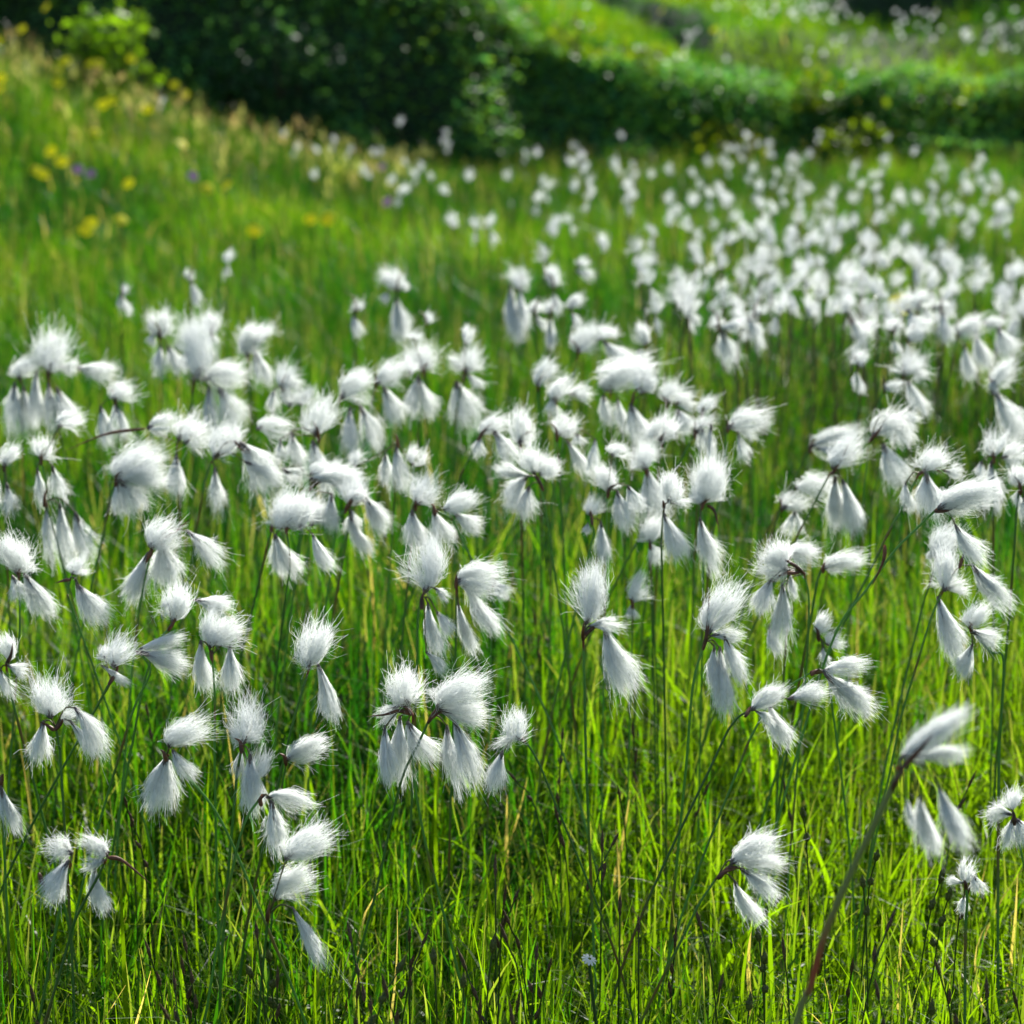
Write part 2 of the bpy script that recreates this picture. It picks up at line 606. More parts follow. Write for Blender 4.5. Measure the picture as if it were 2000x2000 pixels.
# terraces behind the bank
mb = MB()
g = np.random.default_rng(23)
N = 120000
y = 10.2 + (24 - 10.2) * g.uniform(0, 1, N) ** 1.3
x = -3 + g.uniform(0, 1, N) * (0.2217 * y + 3 + 1.2)
yb = bank_y(x)
keep = y > yb + 0.03 + 0.20 * crest(x)
steep = (y > yb + 0.3 + 0.4 * crest(x)) & (np.maximum(np.abs(ground(x, y + 0.05) - ground(x, y - 0.05)), np.abs(ground(x + 0.05, y) - ground(x - 0.05, y))) > 0.07)
scarp = np.stack([x, y], -1)[keep & steep]
keep &= ~steep
x, y = x[keep], y[keep]
N = len(x)
z = ground(x, y)
col = grass_color(x, y, g, 0.66, 0.01) * (0.6 + 0.9 * noise(x, y, 1.4, 63))[:, None]
h = g.uniform(0.05, 0.14, N) * (0.4 + 1.3 * noise(x, y, 1.9, 61))
blades(mb, x, y, z - 0.005, h, g.uniform(0.004, 0.010, N) / 2, np.abs(g.normal(0, 0.35, N)), np.abs(g.normal(0, 0.3, N)), 4, col, g)
o = mb.build('grass', 'grass')
o['kind'] = 'stuff'
tag(o, 'bright sunlit grass on the terraces above the dark bank', 'grass')


# ------------------------------------------------------------------ leafy cover on the shaded bank
def leaves(mb, P, size, g, col, flat=0.5):
    N = len(P)
    nrm = g.normal(0, 1, (N, 3))
    nrm[:, 2] = np.abs(nrm[:, 2]) + flat
    nrm /= np.linalg.norm(nrm, axis=1, keepdims=True)
    u = np.cross(nrm, g.normal(0, 1, (N, 3)))
    u /= np.linalg.norm(u, axis=1, keepdims=True)
    v = np.cross(nrm, u)
    t = np.array([0, 0.35, 0.7, 1.0])
    wv = np.array([0.12, 0.5, 0.42, 0.04])
    Pp = P[:, None] + u[:, None] * (size[:, None] * (t - 0.5)[None])[..., None] - nrm[:, None] * (size[:, None] * 0.25 * (t ** 2)[None])[..., None]
    ribbons(mb, Pp, size[:, None] * wv[None] * 0.62, v, col)


mb = MB()
g = np.random.default_rng(29)
N = 70000
x = g.uniform(-5.5, 4.6, N)
yb = bank_y(x)
zc = crest(x)
w = 0.14 + 0.34 * zc
y = yb + (w + 0.1) * g.uniform(-0.35, 1.05, N)
lift = (0.02 + 0.55 * np.clip(zc, 0.12, 0.8) * noise(x, y, 3.2, 71) ** 2) * g.uniform(0, 1.15, N)
z = ground(x, y) + lift
y = y - lift * 0.8
col = lerp(np.array([0.05, 0.18, 0.07]), np.array([0.15, 0.28, 0.03]), g.uniform(0, 1, (N, 1)) ** 1.5) * (0.6 + 0.8 * noise(x, y, 1.5, 72))[:, None]
leaves(mb, np.stack([x, y, z], -1), g.uniform(0.012, 0.040, N), g, col)
sz = ground(scarp[:, 0], scarp[:, 1]) + g.uniform(0, 0.05, len(scarp))
leaves(mb, np.c_[scarp, sz], g.uniform(0.02, 0.05, len(scarp)), g, np.array([0.03, 0.10, 0.03]) * g.uniform(0.6, 1.4, (len(scarp), 1)))  # darker leaves added on the terrace scarps, tinted to stand in for shadow bands
o = mb.build('undergrowth', 'leaf')
o['kind'] = 'stuff'
tag(o, 'dark green leafy undergrowth clothing the shaded bank', 'undergrowth')


def near_ground(px, py, up=0.0, y0=5.0, y1=30.0):
    d = ray(px, py)
    for t in np.arange(y0, y1, 0.02):
        p = np.array([0, 0, CAM_H]) + d * (t / d[1])
        if p[2] < ground(p[0], p[1]) + up:
            return p
    return p


def shrub(px, py, D, height, width, n, label, bright, seed, leaf=(0.02, 0.05)):
    g = np.random.default_rng(seed)
    c = at(px, py, D)
    zg = float(ground(c[0], c[1]))
    t = empty('leafy_shrub', (c[0], c[1], zg), label, 'shrub', 'leafy shrubs behind the meadow')
    mt = MB()
    tips = []
    for k in range(7):
        a = g.uniform(0, 2 * math.pi)
        top = np.array([c[0] + math.cos(a) * width * 0.35 * g.uniform(0.3, 1), c[1] + math.sin(a) * width * 0.35, zg + height * g.uniform(0.6, 0.95)])
        base = np.array([c[0] + math.cos(a) * 0.02, c[1] + math.sin(a) * 0.02, zg - 0.02])
        mid = (base + top) / 2 + g.normal(0, 0.03, 3)
        pth = smooth_path([base, mid, top], 8)
        tube(mt, pth, np.linspace(0.006, 0.002, 8), sides=5)
        tips.append(pth)
    mt.build('branches', 'wood', t, tint=False)
    ml = MB()
    allp = np.concatenate(tips)
    pick = allp[g.integers(0, len(allp), n)]
    P = pick + g.normal(0, 1, (n, 3)) * np.array([width * 0.2, width * 0.2, height * 0.13])
    P[:, 2] = np.maximum(P[:, 2], zg + 0.03)
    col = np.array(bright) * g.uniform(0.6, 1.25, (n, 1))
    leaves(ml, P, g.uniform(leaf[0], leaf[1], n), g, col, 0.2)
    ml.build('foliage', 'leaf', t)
    return t


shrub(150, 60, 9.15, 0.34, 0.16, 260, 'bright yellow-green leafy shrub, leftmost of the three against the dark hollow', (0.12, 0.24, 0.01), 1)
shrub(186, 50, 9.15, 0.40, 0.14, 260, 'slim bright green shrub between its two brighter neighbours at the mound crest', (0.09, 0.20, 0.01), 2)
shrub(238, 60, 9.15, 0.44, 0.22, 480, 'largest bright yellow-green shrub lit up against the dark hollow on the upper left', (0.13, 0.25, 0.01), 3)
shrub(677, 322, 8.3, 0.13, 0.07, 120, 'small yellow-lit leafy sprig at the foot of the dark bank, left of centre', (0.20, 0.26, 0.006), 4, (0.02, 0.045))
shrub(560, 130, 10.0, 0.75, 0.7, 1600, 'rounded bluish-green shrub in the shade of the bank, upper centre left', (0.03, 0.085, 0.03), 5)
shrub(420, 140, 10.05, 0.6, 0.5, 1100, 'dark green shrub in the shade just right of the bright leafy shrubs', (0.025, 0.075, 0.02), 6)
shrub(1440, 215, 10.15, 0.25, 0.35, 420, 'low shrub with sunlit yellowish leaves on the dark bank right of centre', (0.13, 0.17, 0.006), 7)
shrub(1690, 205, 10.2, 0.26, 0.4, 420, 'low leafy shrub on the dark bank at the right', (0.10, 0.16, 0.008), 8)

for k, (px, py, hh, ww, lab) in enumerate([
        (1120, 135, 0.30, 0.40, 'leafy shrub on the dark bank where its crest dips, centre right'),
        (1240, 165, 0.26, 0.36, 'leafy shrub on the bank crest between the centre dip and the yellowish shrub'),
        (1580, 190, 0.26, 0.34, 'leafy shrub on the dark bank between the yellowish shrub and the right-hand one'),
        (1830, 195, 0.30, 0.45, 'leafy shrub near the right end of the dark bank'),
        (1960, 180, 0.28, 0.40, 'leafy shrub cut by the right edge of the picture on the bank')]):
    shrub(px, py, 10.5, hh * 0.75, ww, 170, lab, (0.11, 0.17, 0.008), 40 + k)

# ------------------------------------------------------------------ cotton grass
CG = 'cotton grass plants in the meadow'
pg = np.random.default_rng(101)
STEM_G = np.array([0.10, 0.23, 0.05])
STEM_R = np.array([0.20, 0.08, 0.03])


def stem_path(pts3, D):
    """picture points mapped into the plant's plane, then on down to the soil"""
    p = [np.array(q) for q in pts3]
    last, prev = p[-1], p[-2]
    d = last - prev
    d /= np.linalg.norm(d) + 1e-9
    if d[2] > -0.3:
        d = np.array([d[0] * 0.4, 0, -0.9])
    zg = float(ground(last[0], last[1])) - 0.01
    rem = last[2] - zg
    if rem > 0.02:
        slope = max(-1.2, min(1.2, d[0] / max(0.3, -d[2])))
        yo = pg.normal(0, 0.03)
        p.append(last + np.array([slope * rem * 0.45, yo * 0.4, -rem * 0.5]))
        p.append(last + np.array([slope * rem * 0.70, yo, -rem]))
    return smooth_path(p, 10 + 5 * len(p))


def cotton(tile, label, stem, tufts, bracts=(), D=None, detail=1.0, sheath=True, stout=1.0):
    jx, jy = full(tile, *stem[0])
    if D is None:
        D = depth_of(jy)
    s = TILES[tile][2]
    mpp = D / FPX                                     # metres per picture pixel at this depth
    P3 = [at(*full(tile, *q), D) for q in stem]
    path = stem_path(P3, D)
    base = path[-1]
    t = empty('cotton_grass', base, label, 'cotton grass', CG)
    t['kind'] = 'thing'
    nS = len(path)
    rad = np.linspace(0.00085, 0.00105, nS) * pg.uniform(0.85, 1.15) * stout
    colr = np.repeat((STEM_G * pg.uniform(0.7, 1.3))[None], nS, 0)
    if sheath:
        c0 = int(nS * pg.uniform(0.2, 0.75))
        for k in range(nS):
            f = math.exp(-((k - c0) / 1.6) ** 2)
            colr[k] = lerp(colr[k], STEM_R, f * 0.7)
            rad[k] *= 1 + 0.15 * f
    if stout > 1:
        for k in range(nS):
            colr[k] = lerp([0.20, 0.24, 0.08], [0.30, 0.10, 0.05], math.exp(-((k / nS - 0.5) / 0.10) ** 2))
    colr[0] = colr[1] = STEM_R * 0.8
    m_ = MB()
    tube(m_, path, rad, colr)
    m_.build('stem', 'stem', t)
    j = P3[0]
    near = D < 2.05
    for (x0, y0, x1, y1, w_) in tufts:
        off = pg.normal(0, 0.004)
        A = at(*full(tile, x0, y0), D)
        T = at(*full(tile, x1, y1), D)
        A[1] += off
        ln = np.linalg.norm(T - A)
        T[1] += off + pg.normal(0, 0.22) * ln
        up_ = (y0 - y1) / (math.hypot(x1 - x0, y1 - y0) + 1e-6)
        w = w_ * s * mpp * (1.0 if near else 1.0) * (pg.uniform(0.9, 1.16) if up_ > 0.25 else pg.uniform(0.72, 1.08))
        kind = 'u' if up_ > 0.25 else 'h'
        area = w * ln / 0.0010
        if near:
            nf, S, hw = int(np.clip(780 * area ** 0.7, 240, 1500) * detail), 7, 0.00014
        else:
            nf, S, hw = int(np.clip(330 * area ** 0.6, 110, 700) * detail), 5, 0.00022 * (D / 2.2) ** 0.8
        m_ = MB()
        tuft(m_, A, T, w, kind, nf, S, hw, pg)
        to = m_.build('tuft', 'cotton', t, tint=False)
        a = (T - A) / np.linalg.norm(T - A)
        m_ = MB()
        spindle(m_, A - a * ln * 0.03, a, ln * (0.42 if kind == 'h' else 0.25), min(0.0036, w * 0.095))
        so = m_.build('scale', 'scale', None, tint=False)
        so.parent = to
        so.location = (0, 0, 0)
        gap = np.linalg.norm(A - j)
        if gap > 0.006:
            mid = (A + j) / 2 + np.array([0, 0, 0.28 * gap]) if kind == 'h' else (A + j) / 2
            m_ = MB()
            tube(m_, smooth_path([j, mid, A], 8), 0.0006, sides=5)
            m_.build('stalk', 'stalk', t, tint=False)
    if not bracts:
        th = pg.uniform(-0.6, 0.6)
        x0, y0 = stem[0]
        L = pg.uniform(60, 120) * D / 2
        bracts = [[(x0, y0 + 25), (x0 + 20 * math.sin(th), y0 - 0.4 * L), (x0 + L * math.sin(th), y0 - L * math.cos(th) * 0.8)]]
    for b in bracts:
        pb = [at(*full(tile, *q), D) + np.array([0, pg.normal(0, 0.002) - 0.004, 0]) for q in b]
        pb = smooth_path(pb, 8)
        m_ = MB()
        tube(m_, pb, np.array([0.9, 1.5, 1.5, 1.3, 1.0, 0.75, 0.45, 0.12]) * 0.0011, sides=5)
        m_.build('bract', 'bract', t, tint=False)
    return t


C_ = cotton
# ---- near plants, left third
C_('A', 'cotton grass at the left edge with tall rounded puff and two tufts trailing right', [(105, 345), (112, 640), (95, 900)],
   [(100, 345, 90, 110, 195), (140, 350, 270, 590, 130), (70, 360, 140, 480, 120)])
C_('A', 'cotton grass with brown pointed bract and two split tufts hanging right of the left-edge puff', [(400, 372), (385, 470), (430, 600)],
   [(400, 365, 425, 262, 150), (425, 405, 490, 635, 105), (460, 405, 600, 600, 150)], [[(400, 375), (365, 378), (320, 395)]])
C_('A', 'tall straight-stemmed cotton grass with two hanging tufts and a lone tuft blown out right', [(860, 205), (800, 480), (750, 880), (715, 1300)],
   [(855, 190, 950, 40, 240), (835, 235, 740, 515, 135), (905, 190, 940, 460, 190), (1065, 108, 1265, 260, 205)],
   [[(830, 280), (880, 180), (990, 110), (1095, 20)], [(855, 250), (865, 200), (910, 165)]])
C_('A', 'cotton grass with dark cone-shaped base and a side tuft, below the tall straight-stemmed plant', [(970, 640), (890, 750), (820, 950), (760, 1250)],
   [(985, 615, 1030, 390, 170), (960, 520, 915, 500, 60), (1105, 500, 1290, 520, 125)], [[(955, 665), (985, 620), (1010, 560)]])
C_('A', 'cotton grass with double puff on top and two tufts on arched stalks beside its stem', [(1200, 810), (1215, 1050), (1215, 1440)],
   [(1190, 770, 1140, 575, 165), (1205, 760, 1285, 590, 165), (1140, 725, 1110, 1010, 135), (1300, 765, 1290, 1020, 115)])
C_('A', 'small curly cotton grass puff bent into a ring shape, left of the arched double puff', [(630, 955), (595, 1020), (560, 1080)],
   [(650, 870, 620, 710, 180), (590, 830, 560, 760, 90), (580, 860, 745, 965, 70)], [[(625, 960), (660, 900), (675, 820)]])
C_('A', 'cotton grass tuft blown flat to the right, beside the small ring-shaped puff', [(785, 790), (850, 900), (770, 1080), (690, 1330)],
   [(785, 790, 1010, 730, 85), (800, 795, 1035, 900, 140)], [[(785, 795), (780, 780), (772, 770)]])
C_('A', 'cotton grass cut by the left edge, dark bract in its puff and leaning stem', [(35, 870), (70, 1060), (115, 1240)],
   [(45, 850, 90, 670, 140), (60, 850, 160, 900, 120), (10, 880, 25, 1040, 90)], [[(40, 860), (70, 800), (80, 730)]])
C_('A', 'large cotton grass with ruffled puff, one tuft below and two tufts blown right', [(315, 1215), (335, 1330), (345, 1448)],
   [(290, 1160, 205, 950, 240), (240, 1195, 190, 1415, 170), (345, 1180, 425, 1120, 110), (440, 1090, 635, 1280, 170), (405, 1175, 545, 1365, 105)],
   [[(315, 1225), (280, 1200), (230, 1170)], [(315, 1225), (350, 1190), (365, 1150)]])
C_('A', 'cotton grass with tall rounded puff, one tuft hanging lower left and leaning stem', [(945, 1370), (1010, 1448), (1240, 1728), (1490, 2298)],
   [(960, 1320, 1060, 1140, 215), (940, 1400, 830, 1705, 205), (985, 1330, 1075, 1475, 150)])
C_('A', 'cotton grass with winged puff above a pair of round hanging tufts, centre left', [(1370, 1330), (1345, 1450), (1330, 1600)],
   [(1370, 1320, 1450, 1085, 220), (1365, 1320, 1285, 1225, 110), (1360, 1360, 1335, 1500, 100), (1425, 1350, 1440, 1640, 200), (1440, 1500, 1485, 1345, 150)])
C_('A', 'cotton grass with round puff, single tuft hanging right and a few long stray hairs', [(1750, 880), (1670, 1150), (1600, 1430)],
   [(1745, 870, 1800, 600, 205), (1795, 865, 1915, 1160, 135)], [[(1750, 890), (1735, 850), (1725, 815)]])
C_('A', 'single cotton grass tuft pointing up to the right without a hanging tuft, left of centre', [(1620, 1405), (1590, 1600), (1570, 1850)],
   [(1620, 1400, 1830, 1235, 145)], D=1.62)
C_('D', 'half-hidden cotton grass tuft hanging at the left edge, lower left', [(12, 60), (20, 300), (30, 600)], [(10, 90, 65, 370, 115)], D=1.55)
C_('D', 'low cotton grass with a fan of hairs and black bract, lower left corner', [(400, 540), (360, 700), (300, 1000)],
   [(400, 500, 230, 430, 165), (395, 510, 275, 690, 205)], [[(225, 585), (255, 630), (295, 685)]])
C_('D', 'low cotton grass spreading left above one hanging tuft with a thick leaning stem in front', [(600, 520), (540, 640), (430, 850), (370, 1050)],
   [(610, 490, 425, 390, 130), (605, 500, 535, 380, 130), (600, 505, 460, 570, 110), (530, 575, 510, 835, 130)], [[(620, 485), (700, 510), (860, 640)]])
C_('D', 'bushy cotton grass with crest of hairs blown right above one broad hanging tuft', [(1485, 150), (1370, 350), (1260, 850), (1180, 1300)],
   [(1510, 170, 1745, 90, 140), (1535, 190, 1580, 455, 195)], [[(1480, 210), (1475, 170), (1515, 135)]])
C_('D', 'low cotton grass with ragged double puff and separate tuft hanging lower right on a stalk', [(1520, 830), (1490, 1100), (1460, 1440)],
   [(1625, 490, 1840, 310, 190), (1555, 745, 1625, 520, 150), (1660, 785, 1825, 1095, 155)], [[(1513, 860), (1520, 800), (1530, 740)]], D=1.47)
# ---- near plants, middle
C_('B', 'cotton grass pair, left plant: erect tapering puff over two stacked hanging tufts', [(460, 480), (432, 600), (425, 950), (405, 1440)],
   [(470, 460, 590, 215, 205), (520, 440, 610, 490, 90), (490, 510, 520, 785, 140), (540, 560, 620, 690, 115), (480, 780, 595, 885, 90)],
   [[(455, 540), (455, 480), (475, 430)]])
C_('B', 'cotton grass pair, right plant: fanned puff blown right above two hanging tufts', [(650, 405), (645, 800), (630, 1250)],
   [(650, 400, 865, 265, 175), (690, 410, 800, 470, 170), (715, 430, 825, 705, 165), (660, 520, 720, 785, 120)])
C_('B', 'cotton grass with flat-topped puff over long dark bracts and three broad hanging tufts', [(405, 1140), (403, 1448), (470, 1850), (560, 2200)],
   [(380, 1090, 265, 885, 245), (330, 1100, 205, 1155, 150), (250, 1190, 240, 1485, 110), (330, 1160, 335, 1505, 140), (375, 1185, 480, 1410, 160)],
   [[(405, 1145), (330, 1115), (250, 1130), (140, 1157)], [(405, 1140), (350, 1095), (280, 1093)]])
C_('B', 'cotton grass with big swept-back puff on a reddish leaning stem, beside the flat-topped plant', [(500, 1165), (440, 1300), (330, 1548), (200, 2128), (90, 2548)],
   [(545, 1095, 775, 850, 245), (560, 1110, 810, 1150, 170), (640, 1175, 775, 1490, 190), (595, 1230, 640, 1545, 130)],
   [[(490, 1185), (540, 1110), (610, 1075)], [(500, 1165), (540, 1130), (570, 1110)]])
C_('B', 'small drooping cotton grass with bristly crest facing left, right of the swept-back puff', [(1030, 1285), (1100, 1390), (1190, 1600)],
   [(1010, 1270, 895, 1155, 175), (1000, 1278, 850, 1325, 115), (910, 1360, 830, 1565, 130)], [[(1035, 1290), (1000, 1265), (960, 1255)]])
C_('B', 'solitary cotton grass with brown pointed bract, peaked puff and one bell-shaped hanging tuft', [(1368, 725), (1375, 1000), (1385, 1448), (1420, 2300)],
   [(1385, 640, 1540, 365, 185), (1400, 645, 1580, 610, 120), (1490, 660, 1570, 1000, 195)],
   [[(1368, 735), (1366, 660), (1372, 605)], [(1372, 690), (1430, 645), (1505, 592)]])
C_('B', 'blurred cotton grass puff just behind the solitary brown-bracted plant', [(1650, 525), (1645, 700)], [(1650, 520, 1640, 350, 115), (1640, 520, 1630, 600, 70)], D=1.95)
C_('B', 'blurred single tuft hanging behind the right plant of the central pair', [(855, 390), (850, 600)], [(860, 385, 910, 500, 125)], D=1.9)
# ---- near plants, right third
C_('C', 'cotton grass with upright red-brown bract, swept puff and a broad bundle of hanging tufts', [(125, 735), (60, 980), (20, 1440)],
   [(140, 680, 285, 425, 225), (160, 690, 335, 680, 120), (215, 780, 235, 1115, 195), (180, 760, 165, 1010, 110), (235, 700, 335, 950, 165)],
   [[(115, 770), (135, 680), (145, 570), (150, 450)]])
C_('C', 'drooping cotton grass whose stem hooks over to the left, dishevelled puff and long pale tuft', [(688, 350), (715, 500), (700, 900), (650, 1440)],
   [(600, 330, 405, 265, 225), (590, 320, 470, 165, 170), (500, 370, 400, 545, 135), (560, 400, 575, 735, 140), (500, 680, 535, 815, 90), (610, 345, 620, 500, 80)],
   [[(690, 345), (620, 285), (560, 268), (495, 295)], [(650, 330), (560, 345), (475, 420)]])
C_('C', 'cotton grass tuft blown right behind the hooked drooping plant', [(600, 240), (610, 330), (600, 500)], [(600, 235, 745, 170, 150), (600, 240, 700, 250, 100)], D=1.85)
C_('C', 'flat wind-blown cotton grass tuft facing right, alone between hooked plant and arching stem', [(790, 312), (760, 400), (740, 520)],
   [(790, 310, 1000, 180, 105), (790, 312, 890, 320, 85)], D=1.85)
C_('C', 'cotton grass with star-centred puff, long straight tuft below and one tuft drooping right', [(1475, 445), (1410, 590), (1330, 850), (1240, 1150), (1180, 1440)],
   [(1480, 440, 1500, 205, 185), (1490, 440, 1610, 410, 165), (1450, 490, 1510, 800, 140), (1640, 300, 1825, 590, 155)],
   [[(1560, 310), (1580, 260), (1600, 200)]])
C_('C', 'blurred cotton grass puff behind the star-centred plant', [(1440, 262), (1400, 400), (1330, 650)], [(1440, 260, 1470, 75, 170), (1430, 200, 1400, 280, 80)], D=1.9)
C_('C', 'cotton grass on a kinked side stem, grey-centred puff and short drooping tuft, right side', [(1630, 655), (1740, 790), (1815, 830), (1800, 1200), (1790, 1440)],
   [(1620, 650, 1685, 485, 155), (1640, 670, 1770, 760, 180), (1635, 740, 1580, 940, 120)])
C_('C', 'cotton grass with bright wing-shaped tuft and brown cap on an arching stem', [(730, 910), (690, 930), (520, 1050), (400, 1250), (320, 1440)],
   [(790, 890, 1005, 795, 125), (800, 900, 1055, 1140, 170), (830, 930, 940, 1040, 110)],
   [[(720, 910), (760, 890), (830, 910)], [(720, 905), (780, 900), (850, 880)]])
C_('C', 'low cotton grass with two joined grey-white tufts, left of the wing-shaped tuft', [(380, 1120), (290, 1190), (180, 1400)],
   [(390, 1110, 570, 965, 155), (500, 1120, 565, 1345, 145), (410, 1115, 520, 1180, 110), (600, 1060, 810, 1040, 190)], [[(350, 1145), (390, 1110), (430, 1090)]])
C_('C', 'small cotton grass of two little puffs behind the big arching stem', [(770, 705), (800, 760), (820, 900)],
   [(770, 700, 778, 560, 105), (815, 745, 885, 690, 110), (790, 760, 780, 870, 65)], D=1.78)
C_('C', 'nearest cotton grass, out of focus, swept-right head on a thick stem crossing the lower right', [(1225, 1440), (1190, 1548), (950, 2048), (800, 2408), (720, 2698), (640, 2900)],
   [(1240, 1420, 1640, 1170, 165), (1300, 1435, 1630, 1370, 130), (1272, 1618, 1300, 1785, 65), (1355, 1618, 1385, 1975, 140), (1450, 1543, 1565, 1905, 170)],
   [[(1180, 1558), (1210, 1480), (1260, 1400)], [(1230, 1450), (1330, 1340), (1400, 1230)]], D=1.14, stout=1.75)
C_('F', 'low cotton grass with orange-brown cap, fan of three tufts right and one hanging tuft', [(205, 605), (100, 760), (30, 900)],
   [(280, 540, 475, 375, 190), (300, 545, 590, 535, 130), (330, 570, 545, 725, 160), (295, 640, 400, 900, 170)],
   [[(195, 615), (240, 570), (295, 545)], [(210, 600), (270, 560), (350, 555)]])
C_('F', 'cotton grass cut by the right edge, hairs splayed in all directions', [(1870, 285), (1900, 400), (1960, 700)],
   [(1870, 240, 1850, 115, 135), (1870, 270, 1710, 265, 150), (1870, 285, 1820, 445, 190), (1885, 280, 1970, 400, 150)])
C_('F', 'ragged cotton grass half hidden in blades under the blurred near plant', [(1600, 655), (1610, 760), (1600, 1000)],
   [(1600, 660, 1590, 505, 110), (1640, 600, 1690, 690, 85), (1590, 650, 1500, 640, 70), (1600, 740, 1590, 835, 85)], D=1.5)
# ---- middle distance, left
C_('G', 'cotton grass with ruffled puff, hanging pair and flat tuft to its right, left group', [(275, 690), (330, 970), (370, 1150), (430, 1448), (450, 1700)],
   [(280, 650, 330, 415, 215), (340, 620, 435, 650, 95), (435, 640, 635, 640, 150), (210, 650, 190, 930, 105), (275, 720, 295, 975, 115), (320, 745, 400, 955, 165)])
C_('G', 'blurred cotton grass at the far left edge with two grey hanging tufts', [(115, 695), (125, 950)], [(110, 690, 120, 565, 175), (85, 720, 50, 985, 135), (130, 740, 165, 985, 115)])
C_('G', 'cotton grass with small bright puff over a brown hooked stem, left group', [(655, 815), (690, 920), (668, 1050)],
   [(650, 810, 680, 700, 155), (570, 850, 575, 1075, 130), (655, 835, 700, 1045, 165)])
C_('G', 'blurred cotton grass with round head and two legs-like tufts, leftmost of the upper left trio', [(905, 465), (912, 800)],
   [(900, 465, 890, 310, 165), (870, 440, 850, 510, 70), (905, 500, 905, 685, 95), (950, 510, 1005, 665, 115)])
C_('G', 'blurred single round cotton puff, middle of the upper left trio', [(1080, 535), (1085, 750)], [(1080, 535, 1070, 380, 145), (1060, 540, 1075, 630, 115)])
C_('G', 'small blurred cotton puff leaning right behind the upper left trio', [(1200, 445), (1205, 600)], [(1200, 440, 1175, 305, 135), (1200, 440, 1195, 500, 90)])
C_('G', 'blurred cotton grass with double dome and broad lit tuft, right of upper left trio', [(1405, 565), (1420, 950)],
   [(1400, 560, 1435, 350, 155), (1430, 500, 1520, 365, 115), (1400, 550, 1325, 510, 105), (1435, 520, 1505, 695, 165)])
C_('G', 'tall cotton grass with spiky plumed head on a clean dark green stem, left of centre', [(1100, 715), (1060, 1000), (1035, 1350), (1020, 1500)],
   [(1110, 690, 1230, 485, 225), (1150, 700, 1360, 640, 200), (1185, 735, 1190, 1010, 135), (1240, 745, 1345, 940, 195)])
C_('G', 'blurred cotton grass with stacked rounded tufts behind the spiky plumed head', [(1600, 745), (1600, 1000)],
   [(1590, 740, 1640, 595, 155), (1600, 740, 1700, 680, 95), (1555, 750, 1510, 890, 95), (1640, 850, 1630, 715, 165), (1700, 850, 1750, 740, 105)])
C_('G', 'cotton grass with fan puff on a forked stem with orange node, left of centre', [(1805, 1025), (1770, 1180), (1750, 1300), (1710, 1500)],
   [(1790, 1010, 1790, 795, 195), (1455, 980, 1630, 890, 130), (1590, 1030, 1590, 1150, 95), (1650, 1000, 1700, 1190, 125), (1770, 1045, 1835, 1240, 145)])
C_('G', 'blurred cluster of pale tufts on a long side stalk, behind the clean dark green stem', [(1000, 1055), (1010, 1300)],
   [(830, 980, 1000, 920, 135), (1000, 1055, 1060, 865, 170), (1050, 1055, 1180, 950, 150), (1000, 1120, 1020, 1350, 155)], [[(820, 975), (600, 1005), (370, 1100)]])
C_('G', 'broad cotton grass with radiating puff and long trailing tuft, lower left group', [(655, 1275), (640, 1330), (600, 1500)],
   [(660, 1270, 775, 1040, 255), (680, 1270, 910, 1240, 160), (665, 1275, 680, 1460, 125), (690, 1285, 820, 1410, 170)])
C_('G', 'large shadowed cotton grass tuft with dark spike across its face, left of centre', [(1200, 1160), (1170, 1240), (1130, 1448)],
   [(1210, 1150, 1330, 940, 195), (1360, 1060, 1540, 1300, 245), (1215, 1200, 1240, 1460, 150), (1390, 1160, 1610, 1250, 130)],
   [[(1330, 1040), (1360, 1080), (1390, 1110)]])
C_('G', 'cotton grass stack of tufts at the left, above the pale trailing bundle', [(235, 1155), (260, 1300), (300, 1500)],
   [(230, 1150, 240, 1005, 165), (340, 960, 430, 850, 165), (300, 1185, 315, 1400, 155), (215, 1200, 220, 1410, 115)])
C_('A', 'pale blurred bundle of hanging cotton tufts at the left, behind the tall straight-stemmed plant', [(255, -60), (330, 200)],
   [(260, -40, 250, 300, 140), (340, -40, 340, 290, 170), (430, 0, 500, 270, 150)], D=2.05)
C_('G', 'cotton grass cut by the left edge at mid height with puff and drooping tuft', [(25, 1190), (30, 1448)],
   [(30, 1185, 40, 1050, 135), (45, 1280, 110, 1440, 135), (0, 1230, -30, 1410, 110)])
C_('G', 'faint far cotton grass with small drop-shaped tuft, upper left meadow', [(690, 225), (690, 400)], [(690, 230, 695, 155, 55), (685, 210, 690, 340, 72)])
C_('G', 'faint far cotton grass leaning right below a hillside clump, upper left meadow', [(1078, 135), (1085, 330)], [(1060, 130, 1080, 80, 60), (1085, 140, 1125, 275, 72)])
C_('A', 'cotton grass with tall feathery puff and grey tuft hanging, right of the lone blown-out tuft', [(1620, 95), (1640, 300), (1600, 600)],
   [(1620, 90, 1600, -110, 205), (1560, 130, 1640, 380, 150), (1690, 100, 1740, -80, 130), (1770, 125, 1835, 335, 130)])
C_('G', 'bent cotton grass with white mane blown right over hanging tufts, just left of centre', [(1770, 1275), (1760, 1448)],
   [(1780, 1270, 1950, 1230, 120), (1600, 1200, 1740, 1290, 130), (1830, 1200, 1850, 1340, 110)], D=2.2)
